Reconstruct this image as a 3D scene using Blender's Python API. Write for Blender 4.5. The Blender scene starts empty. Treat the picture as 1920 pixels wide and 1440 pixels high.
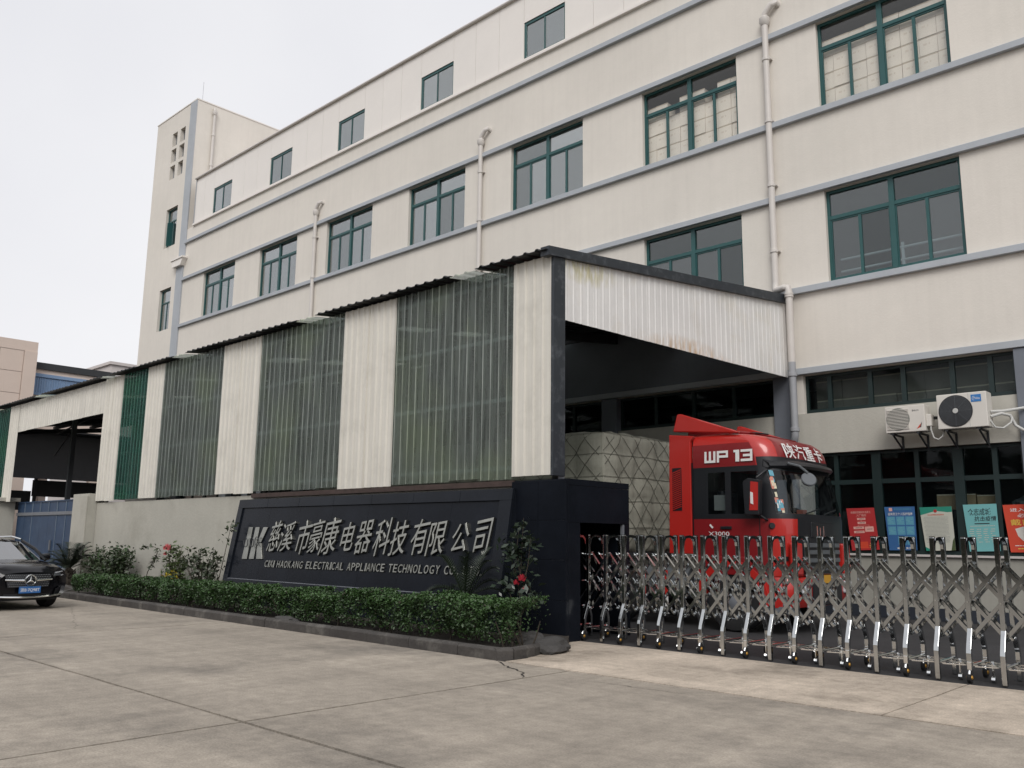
import bpy, bmesh, math, random
import numpy as np
from mathutils import Vector, Matrix, noise as mnoise

random.seed(7)
RNG = np.random.default_rng(7)
SC = bpy.context.scene
COL = SC.collection

# ------------------------------------------------------------------ camera
H = 1.55
F_PX, PITCH, ROLL, YAW = 1633.768, 0.17665194, 0.01220666, 0.75965995
_fwd = Vector((-math.sin(YAW) * math.cos(PITCH), math.cos(YAW) * math.cos(PITCH), math.sin(PITCH)))
_r = Vector((math.cos(YAW), math.sin(YAW), 0))
_u = _r.cross(_fwd)
_r2 = math.cos(ROLL) * _r + math.sin(ROLL) * _u
_u2 = -math.sin(ROLL) * _r + math.cos(ROLL) * _u
cd = bpy.data.cameras.new('camera')
cd.sensor_width = 36
cd.lens = F_PX / 1920 * 36
cd.clip_end = 2000
cam = bpy.data.objects.new('camera', cd)
COL.objects.link(cam)
cam.matrix_world = Matrix(((_r2.x, _u2.x, -_fwd.x, 0), (_r2.y, _u2.y, -_fwd.y, 0), (_r2.z, _u2.z, -_fwd.z, H), (0, 0, 0, 1)))
SC.camera = cam

# ------------------------------------------------------------------ world, sun, exposure
SUN_EL, SUN_AZ = math.radians(42), math.radians(140)   # azimuth clockwise from +Y
w = bpy.data.worlds.new('World')
SC.world = w
w.use_nodes = True
nt = w.node_tree
nt.nodes.clear()
sky = nt.nodes.new('ShaderNodeTexSky')
sky.sky_type = 'NISHITA'
sky.sun_disc = False
sky.sun_elevation = SUN_EL
sky.sun_rotation = SUN_AZ
sky.dust_density = 4
hs = nt.nodes.new('ShaderNodeHueSaturation')
hs.inputs['Saturation'].default_value = 0.12
nt.links.new(sky.outputs[0], hs.inputs['Color'])
tc = nt.nodes.new('ShaderNodeTexCoord')
nz = nt.nodes.new('ShaderNodeTexNoise')
nz.inputs['Scale'].default_value = 1.6
nz.inputs['Detail'].default_value = 5
nt.links.new(tc.outputs['Generated'], nz.inputs['Vector'])
cr = nt.nodes.new('ShaderNodeValToRGB')
cr.color_ramp.elements[0].position = .3
cr.color_ramp.elements[0].color = (7.35, 7.4, 7.8, 1)
cr.color_ramp.elements[1].position = .7
cr.color_ramp.elements[1].color = (8.6, 8.6, 8.8, 1)
nt.links.new(nz.outputs['Fac'], cr.inputs[0])
mx = nt.nodes.new('ShaderNodeMix')
mx.data_type = 'RGBA'
mx.inputs[0].default_value = 0.9
nt.links.new(hs.outputs[0], mx.inputs[6])
nt.links.new(cr.outputs[0], mx.inputs[7])
bg = nt.nodes.new('ShaderNodeBackground')
bg.inputs['Strength'].default_value = 0.1
nt.links.new(mx.outputs[2], bg.inputs[0])
wo = nt.nodes.new('ShaderNodeOutputWorld')
nt.links.new(bg.outputs[0], wo.inputs[0])

sl = bpy.data.lights.new('sun', 'SUN')
sl.energy = 1.5
sl.angle = math.radians(30)
sl.color = (1, .97, .93)
sun = bpy.data.objects.new('sun', sl)
COL.objects.link(sun)
_sd = Vector((math.sin(SUN_AZ) * math.cos(SUN_EL), math.cos(SUN_AZ) * math.cos(SUN_EL), math.sin(SUN_EL)))
sun.rotation_euler = _sd.to_track_quat('Z', 'Y').to_euler()
sun.location = (0, 0, 60)

vs = SC.view_settings
vs.view_transform = 'Standard'
vs.look = 'None'
vs.exposure = 0.2
vs.gamma = 1
vs.use_curve_mapping = False
SC.cycles.max_bounces = 8
SC.cycles.transparent_max_bounces = 16
SC.cycles.caustics_reflective = False
SC.cycles.caustics_refractive = False
SC.cycles.use_denoising = True

# ------------------------------------------------------------------ materials
def srgb(r, g, b):
    f = lambda c: (c / 255 / 12.92) if c / 255 <= .04045 else ((c / 255 + .055) / 1.055) ** 2.4
    return (f(r), f(g), f(b))

def mat(name, col, rough=.6, metal=0., var=0., scale=2., bump=0., bscale=60., streak=0., spots=None, coat=0., spec=.5, trans=0.):
    """Principled material; var = large mottling, streak = vertical run marks, spots = (colour, amount, scale) stains."""
    m = bpy.data.materials.new(name)
    m.use_nodes = True
    nt = m.node_tree
    b = nt.nodes['Principled BSDF']
    b.inputs['Roughness'].default_value = rough
    b.inputs['Metallic'].default_value = metal
    b.inputs['Specular IOR Level'].default_value = spec
    b.inputs['Coat Weight'].default_value = coat
    b.inputs['Coat Roughness'].default_value = .05
    if trans:
        b.inputs['Transmission Weight'].default_value = trans
    N, L = nt.nodes.new, nt.links.new
    c4 = (*col, 1)
    b.inputs['Base Color'].default_value = c4
    if var or streak or spots or bump:
        geo = N('ShaderNodeNewGeometry')
    cur = None
    def mulnoise(cur, vec, sc, det, lo, hi, p0=.3, p1=.7):
        n = N('ShaderNodeTexNoise')
        n.inputs['Scale'].default_value = sc
        n.inputs['Detail'].default_value = det
        n.inputs['Roughness'].default_value = .6
        L(vec, n.inputs['Vector'])
        mr = N('ShaderNodeMapRange')
        mr.inputs[1].default_value, mr.inputs[2].default_value = p0, p1
        mr.inputs[3].default_value, mr.inputs[4].default_value = lo, hi
        L(n.outputs['Fac'], mr.inputs[0])
        mm = N('ShaderNodeMix')
        mm.data_type = 'RGBA'
        mm.blend_type = 'MULTIPLY'
        mm.inputs[0].default_value = 1
        if cur is None:
            mm.inputs[6].default_value = c4
        else:
            L(cur, mm.inputs[6])
        L(mr.outputs[0], mm.inputs[7])
        return mm.outputs[2]
    if var:
        cur = mulnoise(cur, geo.outputs['Position'], scale, 6, 1 - var, 1 + var * .6)
        cur = mulnoise(cur, geo.outputs['Position'], scale * 14, 3, 1 - var * .35, 1 + var * .2)
    if streak:
        mp = N('ShaderNodeMapping')
        mp.inputs['Scale'].default_value = (5, 5, .22)
        L(geo.outputs['Position'], mp.inputs['Vector'])
        cur = mulnoise(cur, mp.outputs[0], 1.4, 5, 1 - streak, 1.0, .35, .6)
    if spots:
        sc_col, amt, ssc = spots
        n = N('ShaderNodeTexNoise')
        n.inputs['Scale'].default_value = ssc
        n.inputs['Detail'].default_value = 8
        n.inputs['Roughness'].default_value = .65
        L(geo.outputs['Position'], n.inputs['Vector'])
        mr = N('ShaderNodeMapRange')
        mr.inputs[1].default_value, mr.inputs[2].default_value = .52, .68
        mr.inputs[3].default_value, mr.inputs[4].default_value = 0, amt
        L(n.outputs['Fac'], mr.inputs[0])
        mm = N('ShaderNodeMix')
        mm.data_type = 'RGBA'
        L(mr.outputs[0], mm.inputs[0])
        if cur is None:
            mm.inputs[6].default_value = c4
        else:
            L(cur, mm.inputs[6])
        mm.inputs[7].default_value = (*sc_col, 1)
        cur = mm.outputs[2]
    if cur is not None:
        L(cur, b.inputs['Base Color'])
    if bump:
        n = N('ShaderNodeTexNoise')
        n.inputs['Scale'].default_value = bscale
        n.inputs['Detail'].default_value = 5
        L(geo.outputs['Position'], n.inputs['Vector'])
        bp = N('ShaderNodeBump')
        bp.inputs['Strength'].default_value = bump
        bp.inputs['Distance'].default_value = .02
        L(n.outputs['Fac'], bp.inputs['Height'])
        L(bp.outputs[0], b.inputs['Normal'])
    return m

def glassmat(name, tint, refl, base=(.02, .025, .028), clear=.75, rough=.03):
    """Window glass: part see-through, part mirror that grows with the viewing angle, a little dirt."""
    m = bpy.data.materials.new(name)
    m.use_nodes = True
    nt = m.node_tree
    nt.nodes.clear()
    N, L = nt.nodes.new, nt.links.new
    out = N('ShaderNodeOutputMaterial')
    tr = N('ShaderNodeBsdfTransparent')
    tr.inputs[0].default_value = (*tint, 1)
    df = N('ShaderNodeBsdfDiffuse')
    df.inputs[0].default_value = (*base, 1)
    m1 = N('ShaderNodeMixShader')
    m1.inputs[0].default_value = clear
    L(df.outputs[0], m1.inputs[1])
    L(tr.outputs[0], m1.inputs[2])
    gl = N('ShaderNodeBsdfGlossy')
    gl.inputs['Roughness'].default_value = rough
    fc = N('ShaderNodeLayerWeight')
    fc.inputs['Blend'].default_value = .5
    pw = N('ShaderNodeMath')
    pw.operation = 'POWER'
    pw.inputs[1].default_value = 4
    L(fc.outputs['Facing'], pw.inputs[0])
    lw = N('ShaderNodeMapRange')
    lw.inputs[3].default_value = refl
    lw.inputs[4].default_value = 1
    L(pw.outputs[0], lw.inputs[0])
    oi = N('ShaderNodeObjectInfo')
    rv = N('ShaderNodeMapRange')
    rv.inputs[3].default_value, rv.inputs[4].default_value = refl * .62, refl * 1.3
    L(oi.outputs['Random'], rv.inputs[0])
    L(rv.outputs[0], lw.inputs[3])
    geo = N('ShaderNodeNewGeometry')
    nz = N('ShaderNodeTexNoise')
    nz.inputs['Scale'].default_value = .9
    L(geo.outputs['Position'], nz.inputs['Vector'])
    bp = N('ShaderNodeBump')
    bp.inputs['Strength'].default_value = .08
    bp.inputs['Distance'].default_value = .05
    L(nz.outputs['Fac'], bp.inputs['Height'])
    L(bp.outputs[0], gl.inputs['Normal'])
    m2 = N('ShaderNodeMixShader')
    L(lw.outputs[0], m2.inputs[0])
    L(m1.outputs[0], m2.inputs[1])
    L(gl.outputs[0], m2.inputs[2])
    L(m2.outputs[0], out.inputs[0])
    return m

def frpmat(name, col, clear):
    """Weathered translucent corrugated plastic with vertical dirt."""
    m = bpy.data.materials.new(name)
    m.use_nodes = True
    nt = m.node_tree
    N, L = nt.nodes.new, nt.links.new
    b = nt.nodes['Principled BSDF']
    out = nt.nodes['Material Output']
    b.inputs['Roughness'].default_value = .28
    geo = N('ShaderNodeNewGeometry')
    mp = N('ShaderNodeMapping')
    mp.inputs['Scale'].default_value = (9, 9, .5)
    L(geo.outputs['Position'], mp.inputs['Vector'])
    n = N('ShaderNodeTexNoise')
    n.inputs['Scale'].default_value = 1.5
    n.inputs['Detail'].default_value = 6
    L(mp.outputs[0], n.inputs['Vector'])
    mr = N('ShaderNodeMapRange')
    mr.inputs[1].default_value, mr.inputs[2].default_value = .3, .7
    mr.inputs[3].default_value, mr.inputs[4].default_value = .62, 1.6
    L(n.outputs['Fac'], mr.inputs[0])
    mm = N('ShaderNodeMix')
    mm.data_type = 'RGBA'
    mm.blend_type = 'MULTIPLY'
    mm.inputs[0].default_value = 1
    mm.inputs[6].default_value = (*col, 1)
    L(mr.outputs[0], mm.inputs[7])
    pn = N('ShaderNodeTexNoise')
    pn.inputs['Scale'].default_value = .8
    pn.inputs['Detail'].default_value = 5
    L(geo.outputs['Position'], pn.inputs['Vector'])
    pr = N('ShaderNodeMapRange')
    pr.inputs[1].default_value, pr.inputs[2].default_value, pr.inputs[3].default_value, pr.inputs[4].default_value = .45, .68, 0, .6
    L(pn.outputs['Fac'], pr.inputs[0])
    pm_ = N('ShaderNodeMix')
    pm_.data_type = 'RGBA'
    L(pr.outputs[0], pm_.inputs[0])
    L(mm.outputs[2], pm_.inputs[6])
    pm_.inputs[7].default_value = (col[0] * 1.5, col[1] * 1.6, col[2] * 1.15, 1)
    L(pm_.outputs[2], b.inputs['Base Color'])
    tl = N('ShaderNodeBsdfTranslucent')
    tl.inputs[0].default_value = (*[min(1, c * 3.2) for c in col], 1)
    tr = N('ShaderNodeBsdfTransparent')
    tr.inputs[0].default_value = (.80, .84, .82, 1)
    a = N('ShaderNodeMixShader')
    a.inputs[0].default_value = .35
    L(b.outputs[0], a.inputs[1])
    L(tl.outputs[0], a.inputs[2])
    c = N('ShaderNodeMixShader')
    c.inputs[0].default_value = clear
    L(a.outputs[0], c.inputs[1])
    L(tr.outputs[0], c.inputs[2])
    L(c.outputs[0], out.inputs[0])
    return m

M = {}
M['wall'] = mat('cream_render', (.705, .663, .602), .85, var=.05, scale=.35, bump=.15, bscale=25, streak=.03, spots=((.62, .588, .53), .5, .22))
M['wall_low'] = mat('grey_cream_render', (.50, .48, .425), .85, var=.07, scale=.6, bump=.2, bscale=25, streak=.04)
M['clad'] = mat('cream_cladding', (.78, .74, .695), .5, var=.03, scale=.6)
M['band'] = mat('blue_grey_paint', (.40, .425, .455), .7, var=.08, scale=1.2)
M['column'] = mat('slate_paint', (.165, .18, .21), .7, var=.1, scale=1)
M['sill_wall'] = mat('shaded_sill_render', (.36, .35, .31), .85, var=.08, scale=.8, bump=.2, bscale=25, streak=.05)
M['plinth'] = mat('navy_plinth', (.025, .03, .042), .6, var=.15, scale=2)
M['frame'] = mat('teal_frame', (.018, .085, .085), .4, var=.08, scale=3)
M['frame_dark'] = mat('dark_teal_frame', (.008, .022, .022), .5, var=.1, scale=3)
M['glass'] = glassmat('window_glass', (.90, .97, .97), .26, clear=.985)
M['glass_mid'] = glassmat('second_floor_glass', (.86, .93, .93), .11, clear=.97)
M['glass_clear'] = glassmat('cleaned_glass', (.985, .985, .97), .05, clear=1.0)
M['glass_dark'] = glassmat('shop_glass', (.8, .85, .85), .012, clear=.96)
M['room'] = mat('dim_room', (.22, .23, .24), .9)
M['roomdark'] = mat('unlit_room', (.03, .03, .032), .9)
M['pvc'] = mat('white_pvc', (.60, .565, .53), .45, var=.05, scale=2)
M['pvc_grey'] = mat('grey_pipe_paint', (.33, .34, .36), .5, var=.06)
M['carton'] = mat('pale_carton', (.80, .745, .685), .8, var=.08, scale=1.6)
M['carton2'] = mat('brown_carton', (.30, .21, .13), .8, var=.1, scale=2)
M['carton3'] = mat('grey_brown_carton', (.20, .18, .16), .85, var=.15, scale=2)  # darker and greyer than the other cartons
M['print'] = mat('carton_print', (.69, .62, .55), .8)
M['tape'] = mat('packing_tape', (.50, .43, .35), .5)
M['sheet'] = mat('cream_sheet', (.67, .645, .585), .5, var=.05, scale=1.3, streak=.10, spots=((.38, .365, .32), .25, 1.7))
M['sheet_w'] = mat('white_sheet', (.79, .78, .765), .42, var=.06, scale=1.2, streak=.08, spots=((.60, .53, .40), .3, 1.1))
def rustify(m, yc, zc, ry, rz, col):
    # rust run marks: an ellipse of noise round (yc, zc) in the sheet's own plane
    nt = m.node_tree
    N, L = nt.nodes.new, nt.links.new
    b = nt.nodes['Principled BSDF']
    old = b.inputs['Base Color'].links[0].from_socket
    geo = N('ShaderNodeNewGeometry')
    sp = N('ShaderNodeSeparateXYZ')
    L(geo.outputs['Position'], sp.inputs[0])
    def sq(o, c, r):
        a = N('ShaderNodeMath'); a.operation = 'SUBTRACT'; a.inputs[1].default_value = c
        L(o, a.inputs[0])
        d = N('ShaderNodeMath'); d.operation = 'DIVIDE'; d.inputs[1].default_value = r
        L(a.outputs[0], d.inputs[0])
        e = N('ShaderNodeMath'); e.operation = 'POWER'; e.inputs[1].default_value = 2
        L(d.outputs[0], e.inputs[0])
        return e.outputs[0]
    s = N('ShaderNodeMath'); s.operation = 'ADD'
    L(sq(sp.outputs[1], yc, ry), s.inputs[0]); L(sq(sp.outputs[2], zc, rz), s.inputs[1])
    mp = N('ShaderNodeMapping'); mp.inputs['Scale'].default_value = (4, 9, 2.2)
    L(geo.outputs['Position'], mp.inputs[0])
    n = N('ShaderNodeTexNoise'); n.inputs['Scale'].default_value = 1.6; n.inputs['Detail'].default_value = 6
    L(mp.outputs[0], n.inputs['Vector'])
    mr = N('ShaderNodeMapRange'); mr.inputs[1].default_value, mr.inputs[2].default_value, mr.inputs[3].default_value, mr.inputs[4].default_value = 0, 1, .95, 0
    L(s.outputs[0], mr.inputs[0])
    n2 = N('ShaderNodeMapRange'); n2.inputs[1].default_value, n2.inputs[2].default_value = .38, .62
    L(n.outputs['Fac'], n2.inputs[0])
    mm = N('ShaderNodeMath'); mm.operation = 'MULTIPLY'
    L(mr.outputs[0], mm.inputs[0]); L(n2.outputs[0], mm.inputs[1])
    mx = N('ShaderNodeMix'); mx.data_type = 'RGBA'
    L(mm.outputs[0], mx.inputs[0]); L(old, mx.inputs[6]); mx.inputs[7].default_value = (*col, 1)
    L(mx.outputs[2], b.inputs['Base Color'])
rustify(M['sheet_w'], 15.1, 5.32, 1.7, .34, (.52, .37, .23))
rustify(M['sheet_w'], 11.6, 6.3, 1.0, .35, (.50, .46, .26))
M['rust'] = mat('rust_streak', (.45, .27, .13), .7, var=.2, scale=8)
M['frp'] = frpmat('grey_green_frp', (.20, .222, .208), .60)
M['frp_rib'] = frpmat('highlit_frp_rib', (.33, .355, .335), .25)  # lighter rib faces: the highlight along each rib is painted into the colour
M['frp_g'] = frpmat('green_frp', (.025, .10, .078), .45)
M['frp_g_rib'] = frpmat('highlit_green_frp_rib', (.07, .20, .16), .3)  # same painted rib highlight for the green sheets
M['frp_roof'] = frpmat('skylight_frp', (.40, .42, .34), .35)
M['black_sheet'] = mat('black_sheet', (.013, .014, .017), .45, var=.2, scale=3)
M['trim'] = mat('navy_trim', (.022, .028, .036), .5, var=.1, scale=2, spots=((.2, .22, .24), .25, 6))
M['steel'] = mat('galv_steel', (.16, .17, .19), .5, var=.1)
M['darksteel'] = mat('dark_steel', (.03, .032, .036), .6, var=.1)
M['grey_render'] = mat('grey_render', (.44, .425, .375), .9, var=.09, scale=.8, bump=.3, bscale=18, streak=.02, spots=((.27, .255, .215), .4, .9))
M['brickred'] = mat('mortar_edge', (.06, .04, .035), .9, var=.3, scale=9)
def grit(m):
    # fine aggregate speckle and long faint tyre smears
    nt = m.node_tree
    N, L = nt.nodes.new, nt.links.new
    b = nt.nodes['Principled BSDF']
    cur = b.inputs['Base Color'].links[0].from_socket
    geo = N('ShaderNodeNewGeometry')
    for scl, rot, ns, lo, hi, p0, p1 in (((1, 1, 1), 0, 55, .80, 1.12, .36, .64), ((.14, 1.1, 1), .12, 1.2, .86, 1.06, .36, .66), ((1.6, .12, 1), -.2, 1.0, .84, 1.04, .4, .66), ((1, 1, 1), 0, 7, .86, 1.08, .35, .65)):
        mp = N('ShaderNodeMapping'); mp.inputs['Scale'].default_value = scl; mp.inputs['Rotation'].default_value = (0, 0, rot)
        L(geo.outputs['Position'], mp.inputs[0])
        n = N('ShaderNodeTexNoise'); n.inputs['Scale'].default_value = ns; n.inputs['Detail'].default_value = 7; n.inputs['Roughness'].default_value = .68
        L(mp.outputs[0], n.inputs['Vector'])
        mr = N('ShaderNodeMapRange'); mr.inputs[1].default_value, mr.inputs[2].default_value, mr.inputs[3].default_value, mr.inputs[4].default_value = p0, p1, lo, hi
        L(n.outputs['Fac'], mr.inputs[0])
        mm = N('ShaderNodeMix'); mm.data_type = 'RGBA'; mm.blend_type = 'MULTIPLY'; mm.inputs[0].default_value = 1
        L(cur, mm.inputs[6]); L(mr.outputs[0], mm.inputs[7])
        cur = mm.outputs[2]
    # hairline cracks
    v = N('ShaderNodeTexVoronoi'); v.feature = 'DISTANCE_TO_EDGE'; v.inputs['Scale'].default_value = .11; v.inputs['Randomness'].default_value = 1
    ns = N('ShaderNodeTexNoise'); ns.inputs['Scale'].default_value = 2.2; ns.inputs['Detail'].default_value = 6
    L(geo.outputs['Position'], ns.inputs['Vector'])
    ad = N('ShaderNodeMix'); ad.data_type = 'VECTOR'; ad.inputs[0].default_value = .22
    L(geo.outputs['Position'], ad.inputs[4]); L(ns.outputs['Color'], ad.inputs[5])
    L(ad.outputs[1], v.inputs['Vector'])
    mr = N('ShaderNodeMapRange'); mr.inputs[1].default_value, mr.inputs[2].default_value, mr.inputs[3].default_value, mr.inputs[4].default_value = .0, .0014, .62, 1
    L(v.outputs['Distance'], mr.inputs[0])
    mm = N('ShaderNodeMix'); mm.data_type = 'RGBA'; mm.blend_type = 'MULTIPLY'; mm.inputs[0].default_value = 1
    L(cur, mm.inputs[6]); L(mr.outputs[0], mm.inputs[7])
    L(mm.outputs[2], b.inputs['Base Color'])
M['granite'] = mat('black_granite', (.0095, .0115, .0165), .22, var=.3, scale=1.2, spec=.10)
M['granite2'] = mat('black_granite_border', (.012, .0145, .02), .25, var=.3, scale=1.2, spec=.14)
M['inox'] = mat('brushed_stainless', (.54, .555, .56), .11, 1., var=.08, scale=9)
M['chrome'] = mat('polished_stainless', (.78, .79, .79), .14, 1.)
M['sign_steel'] = mat('sign_letter_steel', (.40, .40, .36), .32, 1., var=.15, scale=5)
M['concrete'] = mat('yard_concrete', (.405, .355, .295), .9, var=.2, scale=.45, bump=.5, bscale=38, spots=((.17, .152, .13), .75, .42))
M['apron'] = mat('apron_concrete', (.60, .51, .415), .9, var=.18, scale=.9, bump=.5, bscale=38, spots=((.25, .21, .165), .75, .8))
M['inner'] = mat('worn_asphalt', (.040, .039, .042), .85, var=.2, scale=.9, bump=.3, bscale=40)
for k_ in ('concrete', 'apron', 'inner'):
    grit(M[k_])
M['joint'] = mat('joint_dirt', (.035, .03, .026), .95, var=.3, scale=6)
M['kerb'] = mat('kerb_concrete', (.062, .056, .052), .9, var=.3, scale=2.2, bump=.5, bscale=25, spots=((.16, .15, .135), .6, 3))
M['soil'] = mat('planter_soil', (.035, .028, .022), .95, var=.4, scale=6, bump=.8, bscale=25)
M['rock'] = mat('rock', (.06, .057, .055), .85, var=.3, scale=5, bump=.6, bscale=18)
M['hedge'] = mat('hedge_leaf', (.034, .072, .02), .5, var=.45, scale=4)
M['hedge_new'] = mat('hedge_new_leaf', (.044, .10, .024), .45, var=.35, scale=5)
M['leaf'] = mat('shrub_leaf', (.05, .068, .035), .45, var=.4, scale=6)
M['leaf_lt'] = mat('rose_leaf', (.075, .105, .04), .5, var=.3, scale=6)
M['leaf_dk'] = mat('camellia_leaf', (.03, .046, .03), .3, var=.3, scale=6)
M['frond'] = mat('cycad_frond', (.016, .026, .014), .45, var=.3, scale=5)
M['stem'] = mat('woody_stem', (.05, .04, .03), .85, var=.3, scale=8)
M['petal_red'] = mat('red_petal', (.34, .015, .03), .5)
M['petal_pink'] = mat('pink_petal', (.60, .13, .14), .5)
M['petal_yel'] = mat('yellow_leaf', (.42, .33, .03), .6)
M['red'] = mat('truck_red', (.45, .022, .017), .3, coat=.6, var=.04, scale=1)
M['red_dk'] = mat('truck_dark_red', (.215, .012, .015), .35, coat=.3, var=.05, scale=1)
M['blackp'] = mat('black_plastic', (.011, .012, .015), .4)
M['rubber'] = mat('tyre_rubber', (.013, .013, .014), .8, bump=.2)
M['white'] = mat('white_print', (.74, .73, .72), .55)
M['tarp'] = mat('olive_tarp', (.40, .395, .33), .75, var=.16, scale=1.5, bump=.5, bscale=5, streak=.15)
M['rope'] = mat('net_rope', (.12, .12, .10), .9)
M['carglass'] = glassmat('cab_glass', (.62, .67, .69), .04, clear=.92)
M['carpaint'] = mat('black_car_paint', (.006, .006, .008), .14, spec=.4)
M['carwind'] = glassmat('windscreen_glass', (.3, .33, .35), .36, clear=.6)
M['lamp'] = mat('lamp_glass', (.55, .57, .6), .12, spec=.8)
M['platblue'] = mat('plate_blue', (.03, .13, .36), .4)
M['platyel'] = mat('plate_yellow', (.55, .29, .03), .5)
M['ac'] = mat('ac_casing', (.68, .65, .60), .45, var=.04, scale=3)
M['acdark'] = mat('ac_grille', (.02, .021, .025), .45)
M['acmid'] = mat('ac_coil', (.16, .17, .15), .6)
M['logoblue'] = mat('badge_blue', (.03, .18, .48), .45)
M['hose'] = mat('pale_hose', (.52, .52, .50), .5)
M['blue'] = mat('blue_gate_paint', (.018, .047, .105), .5, var=.2, scale=1.5, spots=((.04, .075, .13), .5, 3))
M['bluelt'] = mat('gate_seam', (.14, .18, .23), .5, var=.2)
M['pink'] = mat('pink_wall_tile', (.64, .53, .46), .7, var=.04, scale=.6)
M['pinkjoint'] = mat('tile_joint', (.40, .33, .30), .8)
M['bluesheet'] = mat('blue_sheet', (.20, .30, .46), .5, var=.1, scale=1)
M['skin_grey'] = mat('far_render', (.56, .52, .50), .8, var=.05, scale=.4)
M['pred'] = mat('poster_red', (.42, .028, .03), .55, var=.05)
M['pred2'] = mat('poster_orange_red', (.62, .065, .03), .55, var=.05)
M['pblue'] = mat('poster_blue', (.035, .12, .30), .55)
M['pblue2'] = mat('poster_blue_light', (.09, .28, .42), .55)
M['pgreen'] = mat('poster_green', (.02, .24, .17), .55)
M['ppaper'] = mat('poster_paper', (.52, .52, .45), .6)
M['pteal'] = mat('poster_teal', (.17, .44, .45), .55)
M['pgrey'] = mat('poster_print_grey', (.30, .31, .29), .6)
M['pink_print'] = mat('poster_pink', (.72, .38, .33), .6)
M['ink'] = mat('black_ink', (.02, .03, .035), .6)
M['yellow'] = mat('yellow_print', (.75, .50, .08), .55)
M['brass'] = mat('brass_hub', (.55, .30, .06), .4, .6)
M['sticker_a'] = mat('sticker_blue', (.10, .32, .42), .5)
M['sticker_b'] = mat('sticker_red', (.55, .20, .14), .5)
M['sticker_c'] = mat('sticker_cream', (.62, .58, .42), .5)
M['grey_plastic'] = mat('grey_plastic', (.10, .11, .12), .35)

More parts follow.
